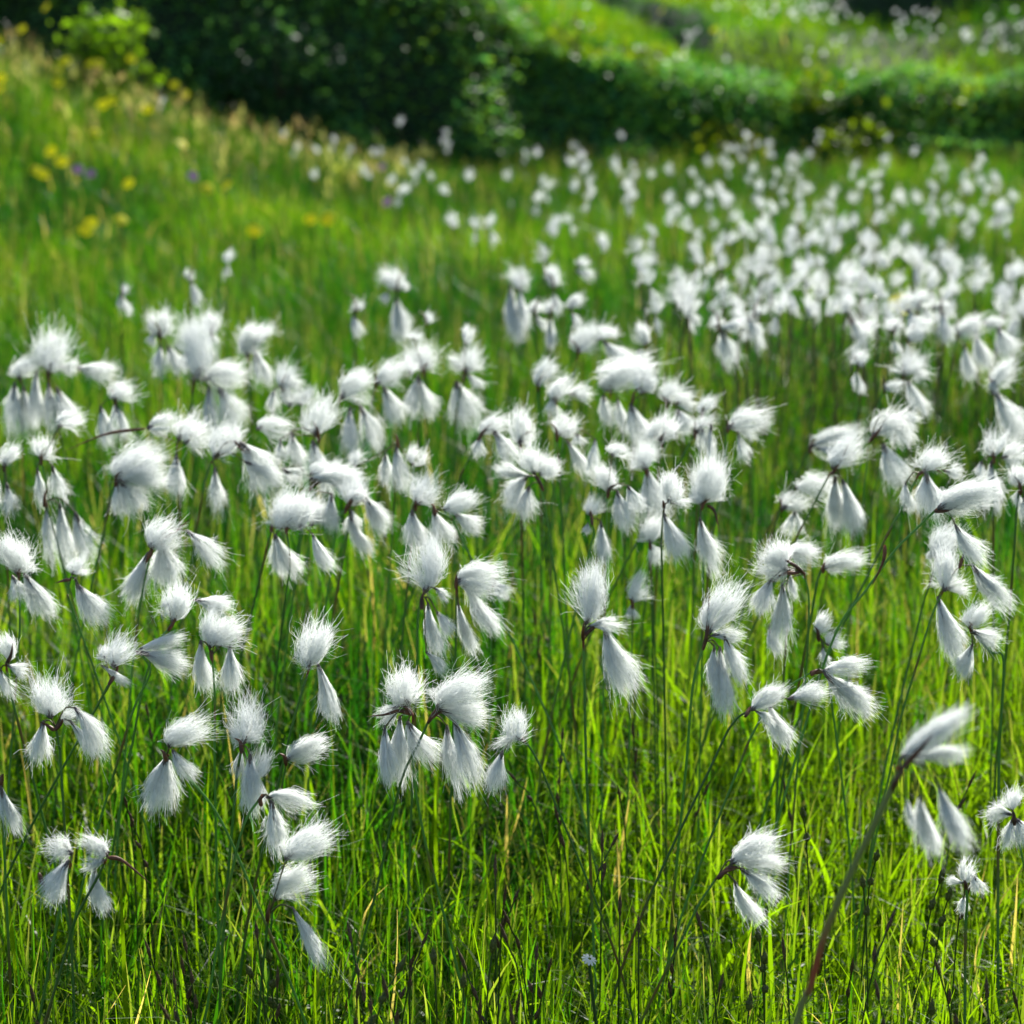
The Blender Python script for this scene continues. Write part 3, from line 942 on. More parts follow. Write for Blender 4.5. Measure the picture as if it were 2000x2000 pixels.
# ---- middle distance, centre
C_('H', 'cotton grass with rounded puff and twin tufts on a stem leaning far left, centre left', [(0, 800), (-115, 1030), (-170, 1250), (-215, 1500)],
   [(10, 800, 60, 605, 185), (50, 850, 45, 1095, 135), (105, 850, 200, 1070, 155)], [[(-10, 810), (20, 740), (30, 650)]])
C_('H', 'blurred cotton grass with brown base and one long tuft, centre left', [(198, 722), (170, 850)],
   [(200, 720, 330, 595, 170), (390, 680, 375, 580, 110), (240, 735, 300, 945, 135)])
C_('H', 'blurred cotton grass with stacked puffs over a skirt-like pair of tufts, left of centre', [(465, 655), (440, 950)],
   [(460, 650, 420, 485, 185), (470, 640, 520, 600, 95), (430, 680, 400, 910, 115), (440, 685, 480, 905, 125), (410, 470, 420, 425, 105)])
C_('H', 'slender cotton grass with broad skirt-shaped tuft on an upright stem, centre', [(690, 680), (645, 940), (640, 1340)],
   [(700, 660, 755, 495, 155), (690, 650, 600, 580, 105), (710, 670, 800, 740, 90), (650, 715, 690, 955, 190), (700, 500, 740, 400, 80)])
C_('H', 'tall far cotton grass with round head above one grey tapering tuft, upper centre left', [(315, 205), (335, 420)],
   [(315, 200, 285, 55, 155), (260, 200, 235, 270, 75), (345, 190, 380, 160, 50), (310, 235, 325, 475, 125)])
C_('H', 'far cotton grass with columnar hanging tufts like a white post, upper centre', [(985, 180), (960, 480)],
   [(1000, 185, 1040, 80, 135), (955, 160, 955, 485, 145), (1015, 180, 1005, 400, 90)])
C_('H', 'cotton grass nodding on a bent stem with three arched tufts, centre', [(778, 1035), (700, 1190), (640, 1330)],
   [(790, 1020, 875, 890, 155), (790, 1025, 745, 1130, 95), (860, 985, 970, 1170, 165)], [[(770, 1040), (800, 990), (850, 940)]])
C_('H', 'single egg-shaped cotton puff right of the nodding three-tuft plant', [(1010, 1065), (1015, 1300)], [(1010, 1060, 1020, 845, 175), (1030, 1040, 1060, 1080, 60)])
C_('H', 'cotton grass with hairs sprayed wide to the left and right like a moustache, centre', [(1120, 1290), (1150, 1400), (1165, 1500)],
   [(1090, 1225, 1060, 1065, 175), (1065, 1245, 845, 1200, 100), (1050, 1255, 905, 1410, 145), (1120, 1230, 1240, 1195, 145), (1060, 1310, 1020, 1460, 140)],
   [[(1140, 1320), (1110, 1250), (1065, 1190)]])
C_('H', 'small oval cotton puff standing alone in upper centre grass', [(1110, 745), (1115, 950)], [(1110, 740, 1095, 575, 115)])
C_('H', 'blurred round puff with a side tuft to its right, right of centre', [(1210, 825), (1205, 1000)],
   [(1210, 820, 1220, 655, 155), (1290, 780, 1410, 765, 125), (1190, 800, 1190, 890, 115)])
C_('H', 'blurred twin-humped cotton grass arching right, upper right of centre', [(1335, 555), (1310, 700)],
   [(1340, 550, 1385, 365, 145), (1460, 475, 1510, 385, 125), (1480, 480, 1620, 600, 150)])
C_('H', 'tall ruffled cotton grass head on a dark stem, right of centre', [(1520, 770), (1545, 1060)],
   [(1500, 760, 1455, 545, 205), (1510, 740, 1590, 640, 120), (1480, 785, 1500, 945, 105), (1560, 800, 1590, 1000, 110)])
C_('H', 'round-headed cotton grass with large grey face-on tuft below, on a long leaning stem', [(1645, 815), (1620, 900), (1560, 1150), (1480, 1448), (1460, 1600)],
   [(1700, 785, 1700, 595, 155), (1720, 775, 1790, 690, 80), (1635, 835, 1710, 1060, 155)])
C_('H', 'cotton grass with bristly puff and two grey spear-like tufts beneath, right of centre', [(1220, 1025), (1230, 1200)],
   [(1220, 1020, 1310, 880, 175), (1330, 1000, 1350, 1070, 100), (1275, 1050, 1390, 1225, 130), (1435, 1040, 1405, 1220, 125)])
C_('H', 'blurred low cotton grass leaning right with wing-like tufts, right of the round-headed plant', [(1840, 835), (1830, 1000)],
   [(1840, 830, 1875, 700, 155), (1900, 850, 1960, 760, 110), (1900, 860, 1940, 980, 120)])
C_('H', 'cotton grass fan with dark reddish base, behind the crowded centre right group', [(1810, 1055), (1790, 1250)], [(1810, 1050, 1830, 880, 180), (1770, 1030, 1740, 930, 110)])
C_('H', 'leaning cotton grass puff over a hanging grey tuft, crowded centre right group', [(1505, 1340), (1500, 1550)],
   [(1510, 1345, 1490, 1160, 165), (1620, 1300, 1670, 1450, 105), (1560, 1330, 1600, 1520, 130), (1530, 1130, 1580, 1050, 120)])
C_('H', 'square-topped cotton grass with broad grey curtain tuft, crowded centre right group', [(1725, 1215), (1740, 1500)], [(1720, 1210, 1685, 1060, 190), (1730, 1215, 1775, 1460, 175)])
C_('N', 'small cotton grass puff with hanging tuft beside a dark leaning stem, right of centre', [(215, 640), (230, 760), (180, 960)],
   [(205, 620, 210, 480, 140), (285, 660, 310, 950, 160), (185, 650, 170, 740, 90)], D=1.95)
C_('N', 'dandelion-like cotton puff seen face on, left of the plant with the tall feathery puff', [(655, 830), (660, 1000)], [(660, 800, 650, 600, 210), (650, 810, 720, 950, 140)], D=2.0)
C_('N', 'cotton grass with fluted puff and long sword-shaped tuft beneath, left of the tall feathery puff', [(760, 530), (740, 800), (745, 1000)],
   [(800, 500, 835, 250, 215), (760, 590, 870, 900, 230), (820, 520, 960, 500, 90)], D=1.86)
C_('H', 'blurred cotton grass tuft with downward grey spears, left of the skirt-shaped plant', [(320, 1060), (300, 1350)],
   [(310, 1075, 330, 1310, 145), (400, 1185, 445, 1070, 155), (250, 1110, 240, 1290, 100), (80, 1190, 60, 1100, 130)])
C_('H', 'cotton grass with dark arched stem and drooping pair of tufts, centre left', [(60, 1440), (30, 1600)],
   [(40, 1420, 130, 1300, 150), (150, 1390, 215, 1560, 110), (55, 1430, 60, 1580, 100)], [[(20, 1450), (90, 1340), (140, 1400)]], D=1.98)
C_('H', 'cotton grass with spread puff on a brown base above grey tufts, centre', [(420, 1410), (400, 1600)],
   [(430, 1400, 500, 1250, 185), (400, 1430, 430, 1640, 170), (520, 1440, 590, 1620, 150)], D=1.97)
C_('H', 'cotton grass tuft swept right over a dark spike, just above the central pair', [(530, 1440), (620, 1490), (680, 1600)],
   [(580, 1430, 750, 1380, 150), (640, 1450, 760, 1560, 130)], D=1.93)
C_('M', 'cotton grass mane of bright hairs stretched right with two tufts beneath, left of centre', [(1180, 400), (1150, 560), (1100, 900)],
   [(1190, 320, 1560, 290, 170), (1290, 330, 1500, 420, 130), (1180, 300, 1320, 200, 130)], [[(1180, 400), (1250, 345), (1350, 325)]], D=2.02)
C_('M', 'hooked-stem cotton grass with bright arched tuft, left of centre', [(1460, 540), (1390, 650), (1360, 850)],
   [(1500, 480, 1580, 370, 120), (1590, 450, 1700, 700, 150), (1490, 610, 1580, 890, 130)], [[(1450, 550), (1500, 470), (1560, 430)]], D=1.98)
C_('M', 'cotton grass with tall bristly puff beside a grey spear tuft, below the stretched mane', [(890, 700), (880, 760), (830, 960)],
   [(960, 690, 990, 450, 250), (910, 760, 960, 1050, 180), (1190, 690, 1240, 470, 180), (1340, 450, 1340, 720, 160)], D=1.96)
C_('H', 'faint far cotton grass of two small tufts left of the tall round-headed one', [(85, 320), (80, 450)], [(90, 310, 85, 255, 82), (60, 330, 95, 445, 82)])
C_('H', 'faint small cotton puff beside the tall round-headed far plant', [(480, 385), (480, 480)], [(480, 385, 485, 318, 66)])
C_('H', 'far cotton grass with egg-shaped puff at the head of a loose trio, upper centre', [(1200, 185), (1195, 350)], [(1200, 185, 1175, 55, 82), (1200, 200, 1220, 320, 60)])
C_('H', 'far cotton grass with a bright leaning puff, right of the loose trio in upper centre', [(1300, 305), (1300, 450)], [(1295, 300, 1325, 205, 82), (1295, 310, 1345, 405, 62)])
C_('H', 'far cotton grass with untidy puff, left of the loose trio in upper centre', [(1090, 335), (1100, 480)], [(1085, 330, 1100, 245, 92), (1100, 330, 1145, 440, 60)])
C_('H', 'far cotton grass with drop-shaped trailing tuft, middle of the loose trio in upper centre', [(1185, 335), (1180, 480)], [(1175, 330, 1180, 255, 80), (1190, 340, 1165, 525, 85)])
C_('H', 'far cotton grass blown flat to the right, alone above the loose trio', [(1335, 85), (1340, 200)], [(1320, 75, 1420, 110, 80), (1340, 60, 1370, 0, 70)])
C_('H', 'narrow far cotton grass with puff above one small tuft, right of the twin-humped plant', [(1715, 500), (1700, 640)], [(1720, 500, 1710, 385, 95), (1690, 520, 1690, 600, 75)])
# ---- middle distance, right
C_('I', 'cotton grass with tall feathery puff and curled brown bract on dark stem, right of centre', [(105, 1420), (120, 1550), (118, 1850), (115, 2050)],
   [(115, 1400, 180, 1140, 200), (100, 1395, 60, 1300, 110), (95, 1475, 150, 1785, 125)],
   [[(105, 1425), (120, 1390), (155, 1365)], [(140, 1410), (180, 1440), (205, 1560)]])
C_('I', 'cotton grass leaning right with open wing and short tuft, right of the crowded centre group', [(255, 975), (232, 1150)],
   [(260, 970, 405, 815, 195), (300, 980, 410, 1010, 130), (310, 1000, 355, 1160, 105)])
C_('I', 'blurred cotton grass with arched white back and dark bracts, left of the leaning wing', [(70, 1010), (20, 1100)],
   [(80, 1000, 175, 905, 135), (110, 970, 110, 1080, 110), (160, 950, 150, 1130, 90)])
C_('I', 'small blurred cotton puff above the arched white back', [(110, 905), (105, 1000)], [(110, 900, 155, 795, 112)])
C_('I', 'sharp cotton grass with egg-shaped puff, dark bract and two pale skirts on thin stalks', [(840, 1220), (720, 1448), (600, 1690)],
   [(845, 1195, 935, 1005, 195), (870, 1265, 850, 1560, 140), (910, 1275, 1000, 1545, 170)], [[(840, 1230), (885, 1160), (940, 1050)]])
C_('I', 'cotton grass with roof-like spread tufts above a broad skirt, upper right', [(1060, 1035), (1035, 1250)],
   [(1080, 1020, 1235, 870, 180), (1165, 890, 1305, 1065, 150), (1250, 920, 1340, 930, 90), (1140, 1070, 1195, 1290, 185)], [[(1050, 1050), (1100, 990), (1160, 900)]])
C_('I', 'blurred pale tuft streaming right behind the sharp egg-shaped puff', [(720, 1095), (640, 1250)], [(720, 1090, 1010, 950, 135), (760, 1090, 900, 1130, 90)], D=2.4)
C_('I', 'blurred cotton puff and big grey lobe left of the sharp egg-shaped puff', [(560, 1420), (530, 1500)], [(640, 1310, 755, 1185, 145), (560, 1420, 690, 1310, 180), (640, 1440, 600, 1600, 130)], D=2.1)
C_('I', 'cotton grass with small round puff over drooping skirts on a leaning green stem, right', [(1340, 1225), (1230, 1448), (1100, 1700)],
   [(1380, 1205, 1415, 1075, 185), (1370, 1225, 1390, 1460, 175), (1485, 1220, 1580, 1245, 110), (1260, 1280, 1250, 1440, 110)],
   [[(1335, 1235), (1400, 1190), (1470, 1230)]], D=1.9)
C_('I', 'cotton grass blown hard right at the tip of the long arching stem, right side', [(1440, 1430), (1370, 1498), (1200, 1668), (1040, 1888), (900, 2068), (800, 2308), (760, 2448), (700, 2638)],
   [(1445, 1420, 1730, 1230, 175), (1460, 1430, 1640, 1380, 110), (1550, 1530, 1655, 1735, 125)],
   [[(1420, 1440), (1500, 1425), (1610, 1380)], [(1140, 1628), (1130, 1720), (1060, 1880)]], D=1.74)
C_('I', 'bushy blurred cotton grass with side puff, above the hard-blown arching plant', [(1760, 1145), (1760, 1400)],
   [(1760, 1140, 1775, 970, 185), (1800, 1130, 1940, 1065, 155), (1750, 1165, 1765, 1410, 145), (1690, 1160, 1680, 1250, 100)])
C_('I', 'cotton grass at the right edge with ragged puff on an upright stem', [(1905, 1320), (1890, 1448), (1860, 1890), (1830, 2250)],
   [(1905, 1310, 1885, 1165, 135), (1910, 1330, 1880, 1410, 85), (1930, 1350, 1950, 1500, 120)], D=1.95)
C_('I', 'upright cotton grass with messy crest over one broad grey tuft, right edge', [(1755, 765), (1742, 980)],
   [(1760, 750, 1835, 570, 145), (1770, 770, 1890, 1000, 155), (1760, 700, 1735, 770, 85)])
C_('I', 'blurred cotton grass with four spread tufts like a drooping star, upper right', [(1555, 455), (1520, 640)],
   [(1560, 450, 1645, 305, 145), (1700, 380, 1810, 345, 85), (1600, 505, 1610, 695, 105), (1660, 440, 1695, 645, 105), (1780, 400, 1815, 560, 145)])
C_('I', 'blurred bell-shaped cotton grass with one tapering tuft, upper right', [(1245, 675), (1200, 850)], [(1250, 670, 1290, 525, 175), (1320, 640, 1350, 700, 90), (1275, 700, 1345, 885, 125)])
C_('I', 'small blurred cotton tuft lying sideways left of the bell-shaped plant', [(1140, 755), (1110, 850)], [(1140, 755, 1215, 685, 85)])
C_('I', 'far cotton grass with flat cap and pointed tuft, upper right of centre', [(205, 410), (215, 560)], [(190, 400, 185, 360, 80), (200, 405, 340, 395, 90), (215, 415, 265, 615, 110)])
C_('I', 'far cotton grass leaning tuft right of the flat-capped one', [(405, 340), (410, 480)], [(440, 330, 430, 270, 80), (370, 350, 430, 455, 90)])
C_('I', 'far cotton grass with trailing scarf-like tuft, upper right', [(945, 370), (950, 500)], [(930, 330, 920, 210, 90), (960, 360, 1020, 500, 110)])
C_('I', 'faint far cotton grass of two stacked tufts on the open upper right grass', [(990, 620), (985, 800)], [(990, 620, 1000, 525, 95), (985, 650, 990, 780, 88)])
C_('I', 'far cotton grass with downturned square cap, upper right', [(1460, 300), (1470, 480)], [(1410, 300, 1520, 280, 85), (1470, 315, 1495, 475, 120)])
C_('I', 'far cotton grass with round arch of tufts, left of the square-capped one', [(1330, 330), (1340, 480)], [(1270, 320, 1290, 220, 105), (1340, 290, 1350, 200, 130), (1280, 300, 1290, 420, 80), (1370, 290, 1380, 370, 80)])
C_('I', 'far cotton grass with leaning puff below the round arch', [(1270, 480), (1270, 600)], [(1280, 480, 1370, 425, 110), (1310, 400, 1420, 370, 110)])
C_('I', 'far cotton grass with tiny tail, left of the round arch', [(1190, 430), (1200, 560)], [(1190, 430, 1185, 340, 110), (1190, 470, 1215, 545, 85)])

# ------------------------------------------------------------------ far cotton grass: four shapes, copied; too small and blurred to show parts
def far_mesh(seed):
    g = np.random.default_rng(seed)
    mb = MB()
    tops = [np.array([0, 0, 0.30])]
    tuft(mb, np.array([0, 0, 0.285]), np.array([g.normal(0, .005), g.normal(0, .005), 0.322]), 0.030, 'u', 80, 4, 0.0006, g)
    for k in range(1 if seed % 2 else 0):
        a = g.uniform(0, 2 * math.pi)
        A = np.array([0.006 * math.cos(a), 0.006 * math.sin(a), 0.284])
        T = A + np.array([0.014 * math.cos(a), 0.014 * math.sin(a), -0.032])
        tuft(mb, A, T, 0.021, 'h', 60, 4, 0.0006, g)
    nfib = sum(len(f) for f in mb.f)
    pth = smooth_path([(0, 0, 0.287), (0.004, 0.002, 0.15), (g.normal(0, .03), 0, -0.01)], 8)
    tube(mb, pth, 0.0013, sides=4)
    me = mb.mesh('cotton_grass', 'cotton', tint=False)
    me.materials.append(MATS['stalk'])
    mi = np.zeros(len(me.polygons), np.int32)
    mi[nfib:] = 1
    me.polygons.foreach_set('material_index', mi)
    return me


FAR = [far_mesh(300 + k) for k in range(8)]
far_xy = []
for q in [(70, 60), (45, 195), (110, 240), (190, 205), (55, 280), (125, 300), (50, 330), (350, 235), (330, 350), (290, 350), (370, 345), (330, 410), (285, 410),
          (440, 185), (500, 175), (530, 115), (585, 200), (445, 285), (490, 330), (600, 285), (435, 330), (520, 360), (640, 60), (625, 120), (680, 100), (745, 95),
          (735, 150), (665, 205), (740, 225), (740, 290), (790, 160), (830, 170), (815, 215), (965, 50), (920, 145), (880, 260), (850, 290), (870, 335), (870, 395),
          (800, 320), (945, 300), (965, 370), (680, 375), (770, 390), (845, 430), (575, 370), (570, 430), (500, 475), (605, 485), (480, 520), (550, 540), (660, 515),
          (735, 530), (760, 470), (715, 480), (690, 590), (665, 600), (200, 490), (205, 555), (355, 470), (360, 515), (375, 590), (480, 580), (490, 630), (500, 680),
          (580, 625), (545, 640), (630, 640), (590, 700), (660, 670), (160, 655), (170, 610), (150, 705), (1110, 200), (1115, 250), (1270, 70), (1225, 155), (1290, 175),
          (1215, 235), (1260, 240), (1205, 285), (1255, 290), (1050, 305), (1050, 345), (1120, 345), (1110, 375), (1280, 330), (1260, 435), (1345, 365), (1420, 345),
          (1405, 390), (1450, 130), (1560, 165), (1575, 210), (1630, 240), (1690, 165), (1690, 210), (1645, 280), (1730, 270), (1505, 295), (1580, 285), (1520, 350),
          (1540, 420), (1610, 400), (1660, 415), (1735, 380), (1725, 440), (1875, 260), (1805, 335), (1855, 385), (1865, 450), (1750, 310), (1800, 245),
          (1020, 440), (1030, 470), (1160, 430), (1200, 460), (1110, 465), (880, 510), (920, 470), (985, 510), (840, 550), (850, 595), (910, 540), (1045, 570),
          (1130, 525), (1120, 570), (1220, 530), (1320, 505), (1280, 545), (1290, 590), (1330, 590), (1165, 635), (1170, 690), (1240, 640), (1255, 690), (1060, 635),
          (1010, 640), (1000, 690), (940, 670), (920, 690), (950, 740), (1070, 690), (1260, 760), (1230, 760), (1290, 770), (1145, 760), (810, 660), (830, 730),
          (745, 745), (740, 810), (520, 755), (525, 810), (195, 785), (215, 840), (280, 720), (280, 765), (260, 840), (345, 790), (410, 805), (580, 850), (600, 900),
          (690, 910), (770, 850), (700, 820), (1030, 800), (980, 845), (1085, 855), (1100, 900), (1250, 840), (1420, 610), (1400, 590), (1530, 560), (1480, 620),
          (1500, 670), (1560, 630), (1600, 640), (1530, 700), (1610, 725), (1460, 690), (1560, 760), (1740, 645), (1800, 690), (1700, 760), (1760, 750), (1820, 790),
          (1690, 700), (1890, 670), (1925, 690), (1880, 770), (1920, 790), (1850, 850), (1760, 830), (1910, 860), (1380, 855), (1440, 850), (1350, 915), (1550, 890)]:
    far_xy.append(full('L', *q) + ('R',))
for q in [(620, 360), (1080, 485), (1080, 530), (1240, 505), (1225, 545), (1310, 545), (1385, 555), (1503, 440), (1470, 550), (1490, 590), (1700, 520), (1680, 480),
          (1180, 632), (1390, 620), (1465, 655), (1450, 690), (1550, 620), (1610, 608), (1740, 640), (1700, 800), (1800, 815), (1885, 808), (1905, 638), (1740, 690), (1360, 640), (1600, 650), (850, 940)]:
    far_xy.append(full('J', *q) + ('C',))
for q in [(30, 555), (85, 558), (205, 530), (265, 565), (170, 580), (205, 590), (245, 620), (290, 660), (100, 670), (135, 665), (160, 720), (250, 680), (355, 690), (330, 710),
          (395, 590), (425, 605), (480, 640), (430, 670), (25, 810), (225, 800), (165, 805), (130, 915), (305, 890)]:
    far_xy.append(full('K', *q) + ('C',))
fg = np.random.default_rng(77)
far_n = 0
for k, (px, py, zone) in enumerate(far_xy):
    D = depth_of(py) * fg.uniform(0.97, 1.03)
    if zone == 'C' and py < 340 and px < 850:
        D = min(D, 8.2)
    top = at(px, py + 6, D)
    zg = float(ground(top[0], top[1]))
    sc = fg.uniform(0.64, 0.95)
    o = bpy.data.objects.new('cotton_grass', FAR[int(fg.integers(0, 8))])
    COL.objects.link(o)
    hz = (top[2] - zg) / 0.31
    # keep the head's size; a longer or shorter stem sinks into or stands on the soil
    o.location = (top[0], top[1], top[2] - 0.31 * sc)
    o['kind'] = 'thing'
    o.rotation_euler = (fg.normal(0, 0.08), fg.normal(0, 0.08), fg.uniform(0, 6.28))
    o.scale = (sc * 1.05, sc * 1.05, sc)
    if zone == 'R':
        lab = 'one of the small blurred cotton grass heads in the dense drift at the right' if py > 400 else 'one of the white cotton grass dots at the foot of the dark right bank'
    else:
        lab = 'one of the distant blurred cotton grass heads on the mound crest left of centre' if px < 900 else 'one of the distant blurred cotton grass heads in the loose scatter at centre'
    tag(o, lab, 'cotton grass', CG)

# white seed heads scattered over the terraces: more than can be counted
mb = MB()
tg = np.random.default_rng(88)
spots = []
for (x0, y0, sx, sy, nn) in [(960, 80, 110, 25, 34), (1180, 85, 90, 18, 20), (1540, 135, 60, 18, 26), (1720, 170, 70, 20, 26), (1850, 210, 70, 25, 22), (1870, 120, 80, 25, 14),
                             (1320, 190, 60, 30, 9), (1150, 250, 40, 25, 5), (705, 192, 35, 8, 5), (890, 345, 50, 12, 7), (560, 240, 70, 18, 7), (1290, 325, 40, 14, 7),
                             (240, 130, 80, 60, 7), (900, 300, 300, 90, 14)]:
    for k in range(nn):
        if tg.uniform() < 0.5:
            spots.append((x0 + tg.normal(0, sx), y0 + tg.normal(0, sy)))
for (qx, qy) in spots:
    px, py = full('K', qx, max(qy, -20))
    p = near_ground(px, py, 0.12, 10.0, 26.0)
    b = np.array([p[0], p[1], float(ground(p[0], p[1]))])
    hh = tg.uniform(0.12, 0.2)
    tuft(mb, b + [0, 0, hh], b + [tg.normal(0, .005), 0, hh + 0.024], 0.024, 'u', 26, 3, 0.0010, tg)
o = mb.build('cotton_grass', 'cotton', tint=False)
o['kind'] = 'stuff'
tag(o, 'white specks of distant cotton grass strewn over the sunny terraces', 'cotton grass')


# ------------------------------------------------------------------ meadow flowers on the mound
def petals(mb, c, nrm, r, n, g, droop=0.15, wide=1.05):
    u, v = frame_of(nrm)
    an = np.linspace(0, 2 * math.pi, n, endpoint=False) + g.uniform(0, 0.2, n)
    d = np.cos(an)[:, None] * u + np.sin(an)[:, None] * v
    t = np.array([0.2, 0.5, 0.85, 1.0])[None, :, None]
    P = c + d[:, None] * (r * t) - nrm * (droop * r * t ** 2) + nrm * 0.002
    sd = np.cross(d, nrm)
    W = np.array([0.35, 0.8, 0.9, 0.35])[None] * (math.pi * r / n) * wide * np.ones((n, 1))
    ribbons(mb, P, W, sd, np.full((n, 3), 0.8))


def make_flower(r, pet, disc, npet, seed, hh=0.26, face=(0.05, -0.75, 0.66)):
    g = np.random.default_rng(seed)
    t = empty('meadow_flower', (0, 0, 0), '', 'flower')
    mb = MB()
    tube(mb, smooth_path([(0, 0, -0.02), (0.008, 0, hh * 0.5), (0, 0, hh)], 8), 0.0012, np.array([0.05, 0.10, 0.03]), sides=5)
    mb.build('stem', 'stem', t)
    nrm = np.array(face)
    nrm /= np.linalg.norm(nrm)
    c = np.array([0, 0, hh])
    mb = MB()
    if pet == 'petal_white':
        petals(mb, c, nrm, r, npet, g, 0.25, 0.62)
    else:
        petals(mb, c, nrm, r, npet, g)
        petals(mb, c + nrm * 0.001, nrm, r * 0.85, npet, g, 0.05)
    mb.build('petals', pet, t, tint=False)
    mb = MB()
    spindle(mb, c - nrm * 0.003, nrm, r * 0.25 + (0.002 if pet == 'petal_white' else 0), r * (0.42 if pet == 'petal_white' else 0.24))
    mb.build('disc', disc, t, tint=False)
    return t


def dup(root):
    r = root.copy()
    COL.objects.link(r)
    for ch in list(root.children):
        c = ch.copy()
        COL.objects.link(c)
        c.parent = r
    return r


yel = make_flower(0.019, 'petal_yellow', 'disc_orange', 14, 1)
pur = make_flower(0.017, 'petal_purple', 'petal_purple', 12, 2, 0.22)
YEL = [(96, 13), (51, 56), (5, 78), (111, 118), (173, 122), (196, 123), (116, 160), (119, 137), (4, 173), (5, 150), (342, 165), (357, 184), (204, 202), (217, 196), (286, 212),
       (185, 259), (109, 293), (106, 314), (120, 314), (62, 333), (83, 339), (341, 282), (267, 357), (435, 361), (386, 367), (170, 447), (186, 434), (223, 430), (608, 428),
       (631, 431), (657, 424), (489, 450), (261, 114), (973, 8), (1292, 21), (1396, 58), (1028, 15), (1752, 588)]
PUR = [(747, 326), (372, 342), (168, 339), (779, 391), (145, 330)]


def yl(px, py):
    if (px, py) == (1752, 588):
        return 'lone orange-yellow flower low among the cotton grass at the right'
    if px > 900:
        return 'small orange-yellow flower on the sunny terraces at the top'
    if (px, py) in ((173, 122), (196, 123)):
        return 'one of the bright yellow flower pair side by side on the mound, upper left'
    if (px, py) in ((109, 293), (106, 314), (120, 314)):
        return 'one of the bright yellow trio clustered on the lower slope of the left mound'
    if px > 400:
        return 'orange-yellow flower low in the grass right of the left mound'
    if py > 400:
        return 'yellow flower at the foot of the left mound'
    if (px, py) == (342, 165):
        return 'yellow flower against the dark hollow above a white seed head'
    return 'blurred yellow flower scattered on the upper slope of the left mound'


first = True
for (px, py) in YEL:
    o = yel if first else dup(yel)
    first = False
    if (px, py) == (1752, 588):
        p = at(px, py, 3.4)
    elif px < 400 and py < 140:
        p = at(px, py, 8.55)
    else:
        p = near_ground(px, py, 0.2, 4.5)
    zg = float(ground(p[0], p[1]))
    k = max(0.35, (p[2] - zg) / 0.26)
    o.location = (p[0], p[1], p[2] - 0.26)
    o.rotation_euler = (fg.normal(0, 0.06), fg.normal(0, 0.06), fg.normal(0, 0.5))
    tag(o, yl(px, py), 'flower', 'yellow meadow flowers')
first = True
for (px, py) in PUR:
    o = pur if first else dup(pur)
    first = False
    p = near_ground(px, py, 0.17, 4.5)
    o.location = (p[0], p[1], p[2] - 0.22)
    o.rotation_euler = (fg.normal(0, 0.06), fg.normal(0, 0.06), fg.normal(0, 0.5))
    tag(o, 'blurred purple flower left of the far cotton grass' if px > 600 else 'blurred purple flower on the left mound', 'flower', 'purple meadow flowers')
# daisy half hidden in the foreground grass
dz = make_flower(0.0055, 'petal_white', 'petal_yellow', 11, 5, 0.18, (0.3, -0.35, 0.87))
p = at(1150, 1876, 1.47)
dz.location = (p[0], p[1], p[2] - 0.18)
dz.name = 'daisy'
tag(dz, 'tiny white daisy with yellow centre low in the foreground grass', 'daisy')

# ------------------------------------------------------------------ sedge flower spikes among the foreground grass
SG = 'sedge spikes in the foreground grass'


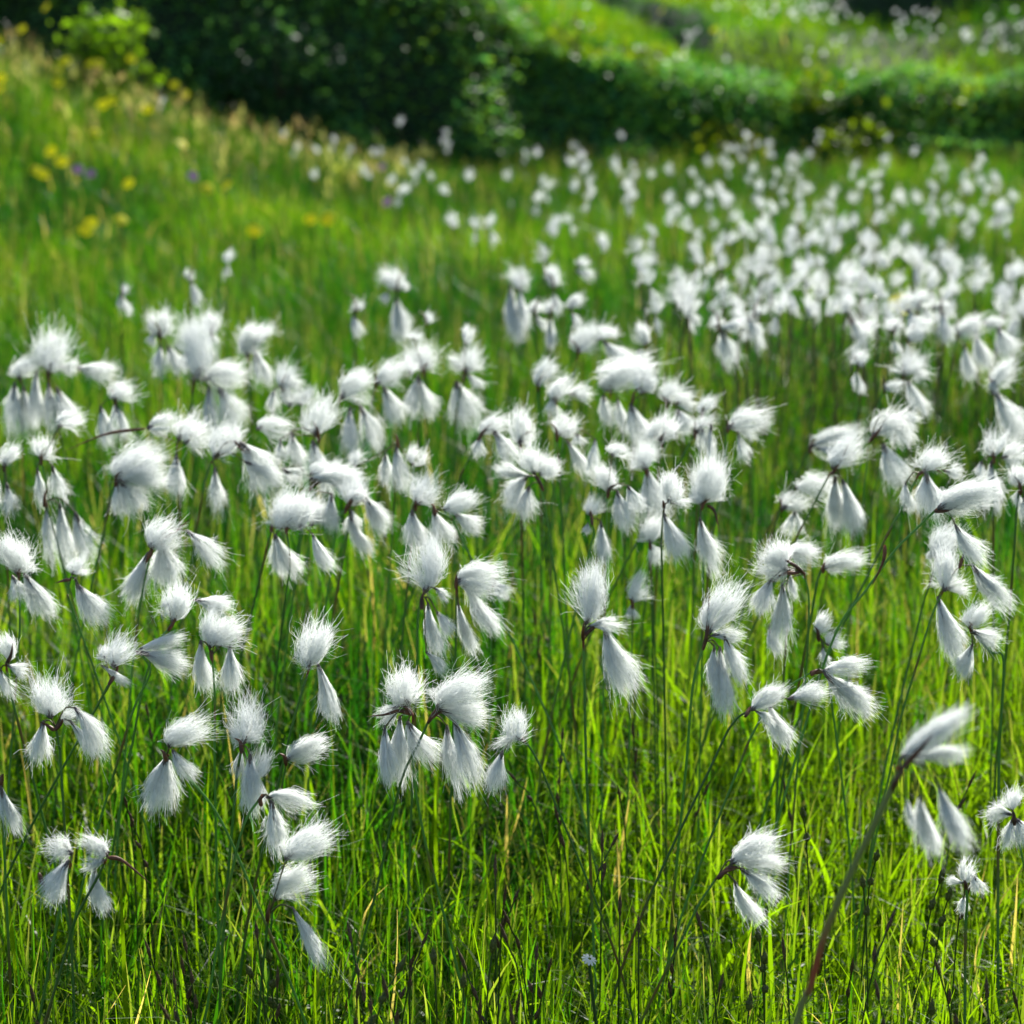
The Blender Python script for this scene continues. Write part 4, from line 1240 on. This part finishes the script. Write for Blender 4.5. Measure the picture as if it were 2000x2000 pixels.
def sedge(tile, x, y, green, g):
    px, py = full(tile, x, y)
    ztop = 0.17 + 0.05 * g.uniform(0, 1)
    d = ray(px, py)
    D = (ztop - CAM_H) / d[2] * d[1]
    D = float(np.clip(D, 1.22, 2.4))
    c = at(px, py, D)
    lean = g.normal(0, 0.22)
    a = np.array([math.sin(lean), g.normal(0, 0.2), math.cos(lean)])
    a /= np.linalg.norm(a)
    zg = float(ground(c[0], c[1])) - 0.01
    L = g.uniform(0.010, 0.016) if green else g.uniform(0.011, 0.020)
    r = 0.0021 if green else 0.0012
    tip = c + a * L * 0.5
    rootp = np.array([c[0] - a[0] * 0.1, c[1], zg])
    lab = ('short green knobbly sedge spike' if green else 'slim blackish-brown sedge spike') + ' among the grass blades, ' + \
          ('lower left' if px < 667 and py > 1450 else 'lower right' if px > 1333 and py > 1450 else 'bottom centre' if py > 1450 else 'mid-height among the cotton grass')
    t = empty('sedge', rootp, lab, 'sedge', SG)
    t['kind'] = 'thing'
    base = tip - a * L
    pth = smooth_path([base, base - a * 0.03 + np.array([0, 0, -0.01]), rootp], 10)
    mb = MB()
    tube(mb, pth, 0.0006, np.array([0.05, 0.09, 0.02]), sides=5)
    mb.build('stem', 'stem', t)
    nsp = 1 + int(g.integers(0, 3))
    for k in range(nsp):
        mb = MB()
        if k == 0:
            spindle(mb, base, a, L, r, rings=14, sides=8, bump=0.32, g=g)
        else:
            b = pth[0] - a * (0.018 * k + 0.004)
            aa = a + np.array([g.normal(0, 0.2), -0.1, 0])
            aa /= np.linalg.norm(aa)
            spindle(mb, b, aa, L * g.uniform(0.6, 0.9), r * 1.15, rings=12, sides=8, bump=0.32, g=g)
        mb.build('spike', 'spike_green' if green else 'spike_dark', t, tint=False)


sg = np.random.default_rng(55)
for tile, lst in {'E': [(960, 40), (1215, 250), (1220, 160), (870, 550), (925, 715), (990, 720), (930, 840), (915, 930), (385, 940), (475, 960), (45, 930), (680, 1080),
                        (1105, 1040), (1180, 1110), (245, 1230), (165, 1340), (785, 1350), (1000, 1320), (960, 1390), (1550, 400), (1570, 140), (1475, 410), (1575, 770),
                        (1890, 950), (1680, 880), (90, 1260)],
                  'F': [(140, 110), (580, 110), (90, 850), (1620, 680), (570, 1010), (960, 1120), (1100, 1250), (1640, 60), (1440, 1120), (220, 1210), (1880, 1300), (1720, 1230), (1180, 860)],
                  'D': [(710, 190), (740, 280), (1450, 910), (835, 1020), (1045, 990), (1030, 1110), (985, 1200), (180, 1270), (1570, 1180), (930, 1380)],
                  'B': [(1090, 590), (1160, 600), (1030, 760), (150, 900), (150, 350), (1250, 1250), (1650, 1230)],
                  'A': [(1365, 920), (1415, 1010), (860, 620), (830, 1110), (1690, 540), (1340, 700)]}.items():
    for (x, y) in lst:
        sedge(tile, x, y, False, sg)
for tile, lst in {'E': [(520, 1060), (690, 1200), (340, 1110), (860, 990)], 'F': [(680, 250), (1100, 490), (1020, 640), (1470, 600), (1510, 710), (465, 1070), (430, 940), (1410, 1350), (380, 1320)],
                  'D': [(1520, 1060), (1410, 1150)]}.items():
    for (x, y) in lst:
        sedge(tile, x, y, True, sg)
